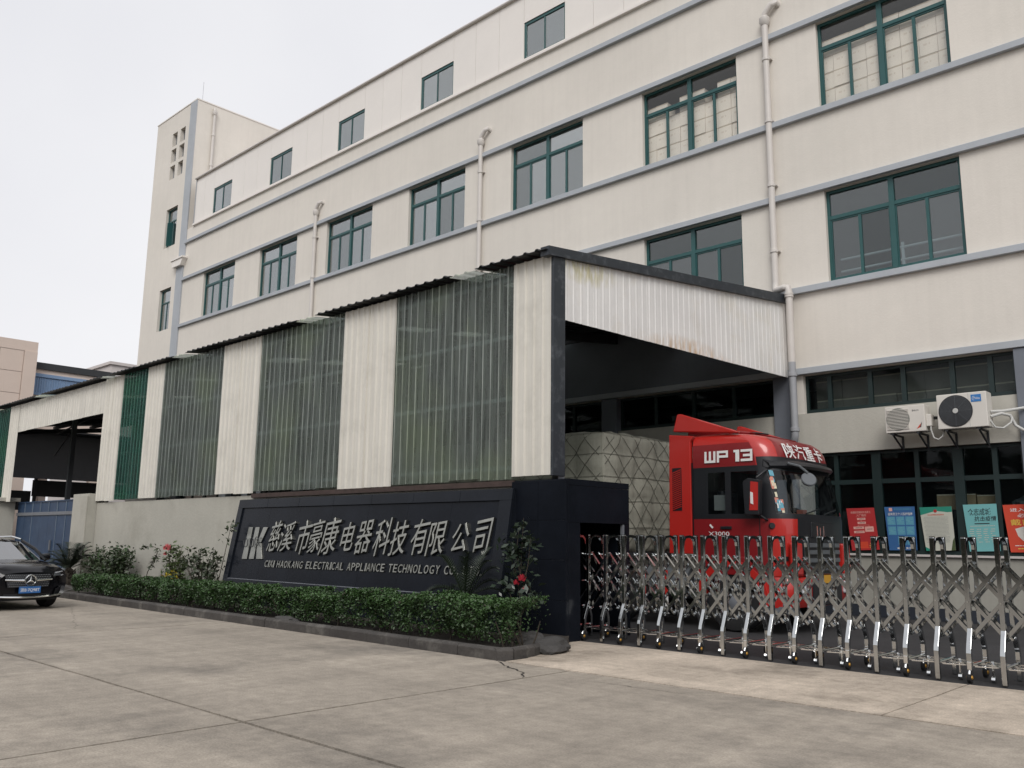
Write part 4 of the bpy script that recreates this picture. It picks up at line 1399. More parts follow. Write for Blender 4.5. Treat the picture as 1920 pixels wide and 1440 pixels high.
yl = shrub('yellow_plant', 'small plant with yellow leaves at the foot of the rose bush', 'plant', (-21.2, 10.15, .3), randstems(5, .2, .38, 34, d=.08), 'petal_yel', .05, 14, 34, spread=.05)
shrub('sparse_shrub', 'wide sparse shrub with wiry stems beside the sign wall', 'shrub', (-19.6, 10.25, .08), randstems(20, .95, 1.12, 35, d=.15) + [[(.4, 0, 0), (.7, 0, .6), (.9, 0, 1.2), (1.0, 0, 1.5), (1.08, 0, 1.78)]], 'leaf', .052, 34, 35, spread=.065)
shrub('camellia_bush', 'tall glossy camellia with red blooms in front of the granite pillar', 'camellia', (-9.22, 9.95, .08),
      [[(0, 0, 0), (.02, 0, .5), (.0, 0, 1.0), (.03, 0, 1.5), (.05, 0, 1.8)], [(.02, 0, .5), (-.1, 0, .95), (-.25, 0, 1.3), (-.3, 0, 1.42)], [(0, 0, .6), (.15, 0, 1.1), (.2, 0, 1.5)], [(0, 0, .3), (-.2, -.05, .7), (-.24, -.05, .82)], [(0, 0, .3), (.2, -.05, .6), (.25, -.05, .75)], [(0, 0, .9), (-.05, -.05, 1.3), (.0, -.05, 1.6)]],
      'leaf_dk', .062, 62, 36, petals=[(.02, -.12, .80, .065, 'petal_red'), (.13, -.12, .86, .08, 'petal_red'), (.2, -.12, .72, .05, 'petal_pink')], spread=.085)

# ================================================================== FOLDING GATE
fg = thing('folding_gate', 'shiny stainless steel folding gate across the yard entrance', 'gate', (-5, 11.25, 0))
GP, GX = .352, -8.94
GYF, GYR = 11.25, 11.63
Rp = .038
SQ = dict(n=4, square=True)
def gate_frame(i):
    x = GX + GP * i
    caster = (i % 2 == 0)
    # front post with its kinked foot, rear post mirrored
    f = MB()
    f.tube([(x, GYF, 1.635), (x, GYF, .60), (x, GYF - .012, .565), (x, GYF - .10, .37), (x, GYF - .112, .33), (x, GYF - .112, .19 if caster else .004)], Rp, **SQ)
    f.tube([(x, GYR, 1.635), (x, GYR, .60), (x, GYR + .012, .565), (x, GYR + .10, .37), (x, GYR + .112, .33), (x, GYR + .112, .19 if caster else .004)], Rp, **SQ)
    o = f.build('post_frame', 'inox', fg, bevel=.006)
    a = MB()
    pts = [(x, GYF + .03, 1.50), (x, GYF + .04, 1.56), (x, GYF + .09, 1.612), (x, (GYF + GYR) / 2, 1.628), (x, GYR - .09, 1.612), (x, GYR - .04, 1.56), (x, GYR - .03, 1.50)]
    a.tube(pts, .026, **SQ)
    a.build('arch', 'inox', o)
    for y in (GYF, GYR):
        MB().box(x - .026, x + .026, y - .026, y + .026, 1.636, 1.648).build('cap', 'chrome', o)
    if caster:
        for y, s in ((GYF - .112, -1), (GYR + .112, 1)):
            w1 = MB().lathe((x - .035, y, .066), (1, 0, 0), [(0, .045), (.006, .064), (.044, .064), (.05, .045)], 14)
            w1.lathe((x - .045, y, .066), (1, 0, 0), [(0, .02), (.008, .028), (.02, .028)], 10, 1)
            # hub faces the road
            w1.lathe((x, y - .036, .066), (0, 1, 0), [(0, .016), (.006, .026), (.03, .03)], 10, 1)
            co = w1.build('caster', ['rubber', 'brass'], o)
            b = MB().tube([(x, y - .05, .10), (x, y - .036, .135), (x, y, .147), (x, y + .036, .135), (x, y + .05, .10)], .016, n=6)
            b.box(x - .024, x + .024, y - .03, y + .02, .15, .24)
            b.build('caster_bracket', 'chrome', o, bevel=.004)
NG = 26
for i in range(-1, NG):
    gate_frame(i)
ZL, ZM, ZH = .50, .90, 1.33
def bar(i, z0, j, z1, y, r=.030):
    p, q = Vector((GX + GP * i, y, z0)), Vector((GX + GP * j, y, z1))
    d = (q - p)
    p2, q2 = p - d * .03, q + d * .03
    MB().tube([p2, q2], r, **SQ).build('lattice_bar', 'inox', fg)
for i in range(-1, NG - 2):
    for y, dy in ((GYF + .055, .0), (GYR - .055, 0)):
        r_b = .030 if y < 11.4 else .021
        bar(i, ZL, i + 2, ZH, y, r_b)
        bar(i, ZH, i + 2, ZL, y + (.045 if y < 11.4 else -.045), r_b)
pv = MB()
for i in range(-1, NG):
    x = GX + GP * i
    for z in (ZL, ZM, ZH):
        pv.cyl((x, GYF - .035, z), (x, GYF + .12, z), .012, 6)
        pv.cyl((x, GYR - .12, z), (x, GYR + .035, z), .012, 6)
tag(pv.build('pivot_pins', 'chrome', fg), kind='stuff')
# low linkage with small rollers between the feet
lk = MB()
for i in range(-1, NG - 1):
    x = GX + GP * i
    for y in (GYF + .06, GYR - .06):
        lk.bar((x, y, .17), (x + GP, y + .12, .17), .03, .012, (0, 0, 1))
        lk.bar((x, y + .12, .19), (x + GP, y, .19), .03, .012, (0, 0, 1))
    lk.cyl((x + GP / 2, GYF + .12, .08), (x + GP / 2, GYF + .12, .24), .014, 6)
    lk.cyl((x + GP / 2 - .02, GYF + .12, .035), (x + GP / 2 + .02, GYF + .12, .035), .035, 8)
    lk.cyl((x, GYF - .1, .20), (x, GYR + .1, .20), .014, 6)
tag(lk.build('floor_linkage', 'chrome', fg), kind='stuff')

# ================================================================== TRUCK
trk = thing('semi_truck', 'red semi truck cab with white lettering parked under the shed', 'truck', (-9, 15.4, 0))
TY0, TY1 = 14.15, 16.60
TC = (TY0 + TY1) / 2
ZR = [(.98, -6.98, 2.40), (1.25, -6.93, 2.43), (1.6, -6.91, 2.45), (1.96, -6.90, 2.45), (2.05, -6.92, 2.45), (2.3, -6.96, 2.44), (2.55, -7.02, 2.43), (2.80, -7.09, 2.42), (2.90, -7.12, 2.42),
      (3.05, -7.14, 2.43), (3.20, -7.18, 2.42), (3.32, -7.25, 2.40), (3.42, -7.38, 2.35), (3.49, -7.66, 2.26), (3.53, -8.15, 2.08)]
XREAR = -8.76
def outline(z, xf, wd):
    hw_ = wd / 2
    rc = .34
    xs = [XREAR, -8.70, -8.45, -8.10, -7.98, -7.45]
    xe = min(-7.38, xf - rc) if z < 3.3 else min(-7.45, xf - rc)
    side = [min(x, xe - .02) if x > -8.0 else x for x in xs]
    pts = [(x, TC - hw_) for x in side]
    xcorner = xf - rc if z < 3.3 else xf - rc
    for a in (0, 22, 45, 68, 90):
        t = math.radians(a)
        pts.append((xcorner + rc * math.sin(t), TC - hw_ + rc - rc * math.cos(t)))
    for f in (-.6, -.2, .2, .6):
        pts.append((xf + .035 * (1 - f * f), TC + (hw_ - rc) * f))
    for a in (90, 68, 45, 22, 0):
        t = math.radians(a)
        pts.append((xcorner + rc * math.sin(t), TC + hw_ - rc + rc * math.cos(t)))
    pts += [(x, TC + hw_) for x in side[::-1]]
    return [(x, y, z) for x, y in pts]
rows = [outline(*r) for r in ZR]
NC = len(rows[0])          # 26 : 0-5 near side, 6-10 corner, 11-14 front, 15-19 corner, 20-25 far side
cab, glass_ws, glass_sd, band = MB(), MB(), [], None
def quad(mb, j, i, m=0):
    a, b = i, (i + 1) % NC
    mb.add([rows[j][a], rows[j][b], rows[j + 1][b], rows[j + 1][a]], [(0, 1, 2, 3)], m)
WS = range(7, 18)          # windscreen columns
for j in range(len(ZR) - 1):
    z = ZR[j][0]
    for i in range(NC):
        if i == NC - 1:
            quad(cab, j, i, 0)                       # rear wall
            continue
        if 2.04 < z < 2.79 and i in WS:
            quad(glass_ws, j, i); continue
        if 2.04 < z < 2.79 and i in (1, 2, 4, 5, 19, 20, 22, 23):
            if i in (2, 22, 4, 20):
                g_ = MB(); 
                glass_sd.append((j, i)); continue
        black = (1.99 < z < 2.89 and (i < 20 or i > 18)) or (1.95 <= z < 2.06)
        mid = 3.0 > z > 2.86
        m = 1 if black else 0
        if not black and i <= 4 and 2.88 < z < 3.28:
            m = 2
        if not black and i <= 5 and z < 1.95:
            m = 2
        if 2.85 < z < 2.95 and i > 5 and i < 20: m = 1
        if 1.24 < z < 1.95 and 10 <= i <= 16: m = 1
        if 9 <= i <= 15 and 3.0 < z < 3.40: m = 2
        quad(cab, j, i, m)
cab.add(rows[-1], [tuple(range(NC))], 0)
cab.add(rows[0], [tuple(range(NC))[::-1]], 1)
cab.build('cab', ['red', 'blackp', 'red_dk'], trk, smooth=64, fix=True)
glass_ws.build('windscreen', 'carglass', trk, smooth=80)
for cols, nm in (((2, 4), 'near'), ((20, 22), 'far')):
    for c_ in cols:
        g_ = MB()
        for j, i in glass_sd:
            if i == c_:
                quad(g_, j, i)
        if g_.f:
            g_.build('side_window', 'carglass', trk)
# interior
MB().box(-8.70, -8.6, TY0 + .12, TY1 - .12, 1.3, 2.9).box(-8.6, -7.0, TY0 + .1, TY1 - .1, 1.25, 1.32).box(-7.32, -7.0, TY0 + .25, TY1 - .25, 1.32, 2.02).build('cab_interior', 'blackp', trk)
for y in (TY0 + .3, TY1 - .85):
    MB().box(-8.35, -7.85, y, y + .55, 1.32, 1.75).box(-8.45, -8.3, y, y + .55, 1.7, 2.5).build('seat', 'blackp', trk, bevel=.05)
MB().box(-8.42, -8.2, TY0 + .16, TY0 + .18, 2.12, 2.4).build('window_sheet', 'pgrey', trk)
MB().box(-7.3, -7.15, 14.9, 15.7, 2.03, 2.07).box(-7.2, -7.08, 15.1, 15.25, 2.07, 2.14).build('dashboard_clutter', 'sticker_b', trk)
MB().box(-7.25, -7.1, 15.3, 15.6, 2.07, 2.11).build('dashboard_clutter', 'sticker_c', trk)
MB().lathe((-7.55, 16.0, 2.06), (.6, 0, .8), [(0, .2), (.02, .225), (.05, .2)], 16).build('steering_wheel', 'blackp', trk)
# rear side fairing with its louvre
fr = MB()
for y0, y1 in ((TY0 - .01, TY0 + .08), (TY1 - .08, TY1 + .01)):
    fr.prism([(-9.30, y0, 1.33), (-8.80, y0, 1.33), (-8.80, y0, 3.40), (-8.72, y0, 3.50), (-9.26, y0, 3.56)], (0, y1 - y0, 0))
fr.box(-9.28, -8.85, TY0 + .08, TY1 - .08, 3.40, 3.52)
fr.build('side_fairing', 'red', trk, bevel=.012)
lv = MB().box(-9.20, -9.0, TY0 - .016, TY0 - .0105, 2.12, 2.92, 0)
z = 2.14
while z < 2.86:
    lv.bar((-9.19, TY0 - .022, z), (-9.01, TY0 - .022, z + .06), .016, .012, (0, 1, 0), 1)
    z += .038
lv.build('louvre', ['blackp', 'red'], trk)
# roof deflector wings and roof spoiler
for y0, y1 in ((TY0 + .03, TY0 + .12), (TY1 - .12, TY1 - .03)):
    MB().prism([(-9.20, y0, 3.62), (-7.86, y0, 3.50), (-7.80, y0, 3.52), (-7.9, y0, 3.56), (-9.02, y0, 3.95), (-9.10, y0, 3.95)], (0, y1 - y0, 0)).build('roof_deflector', 'red', trk, bevel=.02)
MB().prism([(-9.05, TY0 + .3, 3.5), (-7.75, TY0 + .3, 3.5), (-7.7, TY0 + .3, 3.53), (-8.5, TY0 + .3, 3.66), (-9.0, TY0 + .3, 3.84)], (0, TY1 - TY0 - .6, 0)).build('roof_spoiler', 'red_dk', trk, bevel=.02)
MB().tube([(-8.05, TY0 + .25, 3.52), (-7.7, TY0 + .5, 3.535), (-7.62, TY0 + .8, 3.53)], .015, 6).build('roof_rail', 'blackp', trk)
# sun visor over the windscreen
vz = MB()
vrows = []
for xo, z in ((.02, 3.02), (.22, 2.95), (.26, 2.90), (.20, 2.86), (.0, 2.90)):
    r = []
    for k in range(13):
        f = k / 12 * 2 - 1
        y = TC + f * 1.20
        r.append((-7.14 + xo * (1 - .45 * abs(f) ** 3) - .22 * abs(f) ** 4, y, z - .02 * abs(f) ** 2))
    vrows.append(r)
vrows.append(vrows[0])
vz.grid(vrows)
vz.build('sun_visor', 'blackp', trk, smooth=True)
# front: panels, grille slats, bumper, lamps
MB().box(-6.905, -6.86, 14.95, 15.85, 1.64, 1.92).build('nose_panel', 'blackp', trk, bevel=.02)
gr = MB().box(-6.93, -6.875, 14.72, 16.05, 1.02, 1.58, 0)
gr.build('grille', 'blackp', trk)
for z in (1.12, 1.26, 1.40, 1.52):
    MB().box(-6.874, -6.84, 14.74, 16.03, z - .045, z + .03).build('slat', 'grey_plastic', trk, bevel=.008)
for ye, ze in ((15.1, 1.68), (15.22, 1.65), (15.36, 1.68)):
    MB().box(-6.862, -6.84, ye, ye + .04, ze, ze + .17).build('emblem_bar', 'chrome', trk)
bp_ = MB()
for r0, r1 in (((.46, -6.93), (.95, -6.86)),):
    a = []
    for z, xf in ((.46, -6.95), (.60, -6.86), (.93, -6.85), (.97, -6.90)):
        o = outline(z, xf, 2.46)[4:22]
        a.append([(max(x, -7.5), y, z) for x, y, z in o])
    bp_.grid(a)
bp_.build('bumper', 'red', trk, smooth=True)
MB().box(-6.9, -6.80, 14.8, 15.95, .48, .92).build('bumper_grille', 'blackp', trk, bevel=.02)
for y in (14.42, 16.1):
    MB().box(-6.90, -6.80, y, y + .3, .66, .88).build('headlight', 'lamp', trk, bevel=.03)
MB().box(-6.80, -6.79, 15.15, 15.5, .86, 1.0).build('number_plate', 'platyel', trk)
for y in (14.22, 16.2):
    MB().box(-6.95, -6.85, y, y + .32, 1.0, 1.55).build('corner_deflector', 'red', trk, bevel=.03)
# door lower, step, wheel arch, wheels
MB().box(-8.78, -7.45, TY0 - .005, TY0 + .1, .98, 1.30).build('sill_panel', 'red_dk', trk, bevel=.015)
ar = MB()
pts_o = [(-8.02 + .72 * math.cos(a), .52 + .72 * math.sin(a)) for a in [math.radians(v) for v in range(10, 171, 16)]]
pts_i = [(-8.02 + .60 * math.cos(a), .52 + .60 * math.sin(a)) for a in [math.radians(v) for v in range(10, 171, 16)]]
rr = [[(x, y, z) for x, z in pts_o] for y in (TY0 - .03, TY0 + .4)] + [[(x, y, z) for x, z in pts_i] for y in (TY0 + .4, TY0 - .03)]
rr.append(rr[0])
ar.grid(rr)
ar.build('wheel_arch', 'red', trk)
MB().box(-7.42, -7.0, TY0 + .02, TY0 + .4, .35, .48).box(-7.45, -7.05, TY0 + .02, TY0 + .35, .68, .74).build('step', 'steel', trk)
def wheel(x, y, r, parent, s=-1, wd=.3):
    t_ = MB().lathe((x, y, r), (0, s, 0), [(-wd / 2, r * .72), (-wd / 2 + .02, r * .96), (-wd * .3, r), (wd * .3, r), (wd / 2 - .02, r * .96), (wd / 2, r * .72), (wd / 2 - .03, r * .6)], 28)
    to = t_.build('wheel', 'rubber', parent, smooth=True)
    rm = MB().lathe((x, y, r), (0, s, 0), [(-.05, r * .6), (wd / 2 - .06, r * .6), (wd / 2 - .02, r * .58), (wd / 2 - .06, r * .5), (wd / 2 - .1, r * .34), (wd / 2 + .0, r * .26), (wd / 2 + .05, r * .22), (wd / 2 + .07, r * .1)], 20)
    for k in range(10):
        a = k * math.pi / 5
        p = Vector((x + math.cos(a) * r * .42, y, r + math.sin(a) * r * .42))
        rm.cyl(p + Vector((0, s * (wd / 2 - .09), 0)), p + Vector((0, s * (wd / 2 - .04), 0)), .022, 6)
    rm.build('rim', 'steel', to, smooth=True)
for y, s in ((TY0 + .17, -1), (TY1 - .17, 1)):
    wheel(-8.02, y, .52, trk, s)
    wheel(-10.6, y, .52, trk, s)
    wheel(-11.95, y, .52, trk, s)
    wheel(-17.5, y, .52, trk, s)
    wheel(-18.8, y, .52, trk, s)
MB().box(-12.6, -7.2, TC - .45, TC - .33, .7, 1.0).box(-12.6, -7.2, TC + .33, TC + .45, .7, 1.0).build('chassis_rail', 'blackp', trk)
MB().box(-21, -10.7, TY0 + .05, TY1 - .05, 1.18, 1.32).build('trailer_deck', 'darksteel', trk)
MB().cyl((-10.0, TY0 + .3, .8), (-8.95, TY0 + .3, .8), .30, 18).build('fuel_tank', 'grey_plastic', trk, smooth=True)
for x in (-9.95, -9.45):
    MB().box(x, x + .10, TY0 - .02, TY0 + .0, .55, 1.02).build('marker_strip', 'red', trk)
    MB().box(x, x + .10, TY0 - .02, TY0 + .0, .36, .545).build('marker_strip', 'white', trk)
# mirrors
mr = MB().prism([(-7.60, 13.92, 2.02), (-7.33, 13.92, 2.02), (-7.30, 13.92, 2.62), (-7.52, 13.92, 2.66), (-7.62, 13.92, 2.6)], (0, .13, 0))
mr.tube([(-7.40, 14.0, 2.66), (-7.33, 14.1, 2.75), (-7.28, 14.2, 2.82)], .022, 6).tube([(-7.40, 14.0, 2.05), (-7.30, 14.1, 1.95), (-7.28, 14.2, 1.92)], .022, 6)
mr = mr.build('side_mirror', 'blackp', trk, bevel=.02)
MB().prism([(-7.50, 13.912, 2.10), (-7.34, 13.912, 2.10), (-7.32, 13.912, 2.58), (-7.46, 13.912, 2.6)], (0, .006, 0)).build('mirror_cap', 'red', mr)
MB().prism([(-7.47, 13.904, 2.22), (-7.42, 13.904, 2.20), (-7.42, 13.904, 2.40), (-7.47, 13.904, 2.42)], (0, .006, 0)).build('mirror_sticker', 'white', mr)
fm = MB().tube([(-7.02, 14.45, 2.93), (-6.86, 14.55, 2.88), (-6.74, 14.62, 2.76)], .022, 6)
fm.lathe((-6.73, 14.62, 2.64), (.5, -.5, .35), [(-.05, .06), (-.03, .12), (.02, .135), (.035, .12)], 18)
fm.build('front_mirror', 'grey_plastic', trk, smooth=True)
MB().lathe((-7.22, 14.16, 1.84), (1, -1, 0), [(-.05, .03), (0, .055), (.04, .05)], 10).build('kerb_mirror', 'blackp', trk)
# wipers
MB().bar((-6.885, 14.8, 2.06), (-6.915, 15.4, 2.16), .02, .015, (1, 0, 0)).bar((-6.88, 15.5, 2.06), (-6.915, 16.1, 2.16), .02, .015, (1, 0, 0)).build('wiper', 'blackp', trk)
# stickers along the windscreen edge
def wsp(t, z, off=.006):
    """Point on the rounded near corner of the cab at angle t (deg)."""
    for (z0, x0, w0), (z1, x1, w1) in zip(ZR, ZR[1:]):
        if z0 <= z <= z1:
            k = (z - z0) / (z1 - z0)
            xf, wd = x0 + (x1 - x0) * k, w0 + (w1 - w0) * k
    rc = .34
    a = math.radians(t)
    return Vector((xf - rc + (rc + off) * math.sin(a), TC - wd / 2 + rc - (rc + off) * math.cos(a), z))
rs = random.Random(4)
for (t0, t1, z0, z1) in ((24, 50, 2.06, 2.42), (24, 40, 2.46, 2.78)):
    for k in range(15):
        t_ = rs.uniform(t0, t1 - 8)
        z = rs.uniform(z0, z1 - .07)
        s = rs.uniform(6, 11)
        h_ = rs.uniform(.06, .10)
        MB().add([wsp(t_, z, .004 + k * .0005), wsp(t_ + s, z, .004 + k * .0005), wsp(t_ + s, z + h_, .004 + k * .0005), wsp(t_, z + h_, .004 + k * .0005)], [(0, 1, 2, 3)]).build('sticker', rs.choice(['sticker_a', 'sticker_b', 'sticker_c', 'sticker_b', 'white']), trk)
# lettering
mb = MB()
def blocktext(mb, s, P, U, V, w_, h_, depth):
    """Heavy squared lettering built of strokes on a 5 x 5 cell grid."""
    G = {'W': ['10101', '10101', '10101', '10101', '11111'], 'P': ['11111', '10001', '11111', '10000', '10000'], '1': ['11100', '01100', '01100', '01100', '01100'], '3': ['11111', '00001', '01111', '00001', '11111'], ' ': ['0'] * 5}
    P, U, V = Vector(P), Vector(U), Vector(V)
    N = U.cross(V)
    tot = sum({' ': .35, '1': .62}.get(c, 1.12) for c in s)
    x = 0
    for c in s:
        a = {' ': .35, '1': .62}.get(c, 1.12)
        g = G[c]
        ncol = 3 if c == '1' else 5
        for r in range(5):
            k = 0
            row = g[r][:ncol]
            while k < ncol and c != ' ':
                if row[k] == '1':
                    e = k
                    while e < ncol and row[e] == '1': e += 1
                    gw = w_ / tot * (a - .12)
                    x0, x1 = w_ * x / tot + gw * k / ncol, w_ * x / tot + gw * e / ncol
                    y0, y1 = h_ * (4 - r) / 5 - .0005, h_ * (5 - r) / 5 + .0005
                    q = P + N * depth
                    mb.add([q + U * x0 + V * y0, q + U * x1 + V * y0, q + U * x1 + V * y1, q + U * x0 + V * y1], [(0, 1, 2, 3)])
                    k = e
                else:
                    k += 1
        x += a
blocktext(mb, 'WP 13', (-8.50, TY0 + .005, 2.98), (1, 0, 0), (0, .04, 1), 1.0, .21, .016)
mb.build('lettering', 'white', trk, fix=False)
# brow lettering on the curved front above the visor
for k, c in enumerate('陕汽重卡'):
    mb = MB()
    vs_, fs_ = textmesh(c, 0, 0, .012)
    out = []
    for a, b, _ in vs_:
        y = 14.60 + k * .385 + a * .345
        z = 3.045 + b * .275
        f = (y - TC) / 1.2
        # cab surface at that height
        for (z0, x0, w0), (z1, x1, w1) in zip(ZR, ZR[1:]):
            if z0 <= z <= z1:
                kk = (z - z0) / (z1 - z0)
                xf, wd = x0 + (x1 - x0) * kk, w0 + (w1 - w0) * kk
        hwid = wd / 2 - .34
        ff = (y - TC) / hwid
        if abs(ff) <= 1:
            x = xf + .035 * (1 - ff * ff)
        else:
            dy = (abs(y - TC) - hwid)
            x = xf - .34 + math.sqrt(max(0, .34 ** 2 - dy * dy))
        out.append((x + .03, y, z))
    mb.add(out, fs_)
    mb.build('lettering', 'white', trk, fix=False)
mb = MB()
addtext(mb, 'X3000', (-8.45, TY0 - .0, 1.66), (1, 0, 0), (0, 0, 1), .42, .075, depth=.012)
mb.build('lettering', 'white', trk, fix=False)
mb = MB().bar((-8.42, TY0 - .012, 1.86), (-8.36, TY0 - .012, 1.80), .03, .006, (0, 1, 0))
mb.build('door_mark', 'white', trk)
MB().box(-8.2, -7.98, TY0 - .03, TY0 - .004, 1.78, 1.83).build('door_handle', 'blackp', trk, bevel=.006)
for xx in (-8.775, -7.44):
    MB().box(xx - .008, xx + .008, TY0 - .004, TY0 + .02, 1.0, 3.0 if xx < -8 else 2.0).build('door_gap', 'blackp', trk)

# ---- netted tarpaulin load
cg = thing('tarped_load', 'bulky load under an olive tarpaulin and rope net behind the cab', 'load', (-15, TC, 1.32))
CX0, CX1, CY0, CY1, CZ0, CZ1 = -21, -10.82, TY0 - .05, TY1 + .05, 1.33, 3.74
def tarp_pt(face, u, v):
    if face == 'f': p = Vector((CX1, CY0 + (CY1 - CY0) * u, CZ0 + (CZ1 - CZ0) * v)); n = Vector((1, 0, 0))
    elif face == 's': p = Vector((CX0 + (CX1 - CX0) * u, CY0, CZ0 + (CZ1 - CZ0) * v)); n = Vector((0, -1, 0))
    else: p = Vector((CX0 + (CX1 - CX0) * u, CY0 + (CY1 - CY0) * v, CZ1)); n = Vector((0, 0, 1))
    q = Vector((p.x * .9, p.y * 1.1, p.z * .8))
    d = mnoise.noise(q * 1.3) * .06 + mnoise.noise(Vector((p.x * 4.1, p.y * 4.1, p.z * .9))) * .045 + abs(mnoise.noise(Vector((p.x * 2, p.y * 2, p.z * 7)))) * .03
    cellf = .03 * abs(math.sin(p.z * math.pi / .48)) ** .5
    eu, ev = min(u, 1 - u), min(v, 1 - v)
    L_ = {'f': CY1 - CY0, 's': CX1 - CX0, 't': CX1 - CX0}[face]
    K_ = {'f': CZ1 - CZ0, 's': CZ1 - CZ0, 't': CY1 - CY0}[face]
    k = min(1, eu * L_ / .07) * min(1, ev * K_ / .07)
    return p + n * ((d + cellf) * k - .02 * (1 - k) * (1 if face != 't' else .2))
tb = MB()
for face, nu, nv in (('f', 44, 40), ('s', 110, 36), ('t', 90, 24)):
    tb.grid([[tarp_pt(face, i / nu, j / nv) for i in range(nu + 1)] for j in range(nv + 1)])
tb.box(CX0, CX1 - .15, CY0 + .2, CY1, CZ0, CZ1 - .15)
tb.build('tarpaulin', 'tarp', cg, smooth='all')
net = MB()
def net_line(face, a, b, n=26, r=.0052):
    P = []
    for i in range(n + 1):
        t_ = i / n
        u, v = a[0] + (b[0] - a[0]) * t_, a[1] + (b[1] - a[1]) * t_
        if 0 <= u <= 1 and 0 <= v <= 1:
            nrm = {'f': Vector((1, 0, 0)), 's': Vector((0, -1, 0)), 't': Vector((0, 0, 1))}[face]
            P.append(tarp_pt(face, u, v) + nrm * .016 + Vector((0, 0, -.01 * math.sin(t_ * 9))))
    if len(P) > 1:
        net.tube(P, r, 4)
for k in range(-7, 8):
    net_line('f', (k * .2 + random.uniform(-.05, .05), 0), (k * .2 + .9 + random.uniform(-.08, .08), 1))
    net_line('f', (k * .2 + .9 + random.uniform(-.08, .08), 0), (k * .2 + random.uniform(-.05, .05), 1))
for k in range(-4, 26):
    net_line('s', (k * .05, 0), (k * .05 + .22, 1))
    net_line('s', (k * .05 + .22, 0), (k * .05, 1))
for v in (.2, .42, .63, .82):
    net_line('f', (0, v), (1, v + random.uniform(-.02, .02)), r=.005)
    net_line('s', (0, v), (1, v), 60, r=.005)
tag(net.build('rope_net', 'rope', cg), kind='stuff')

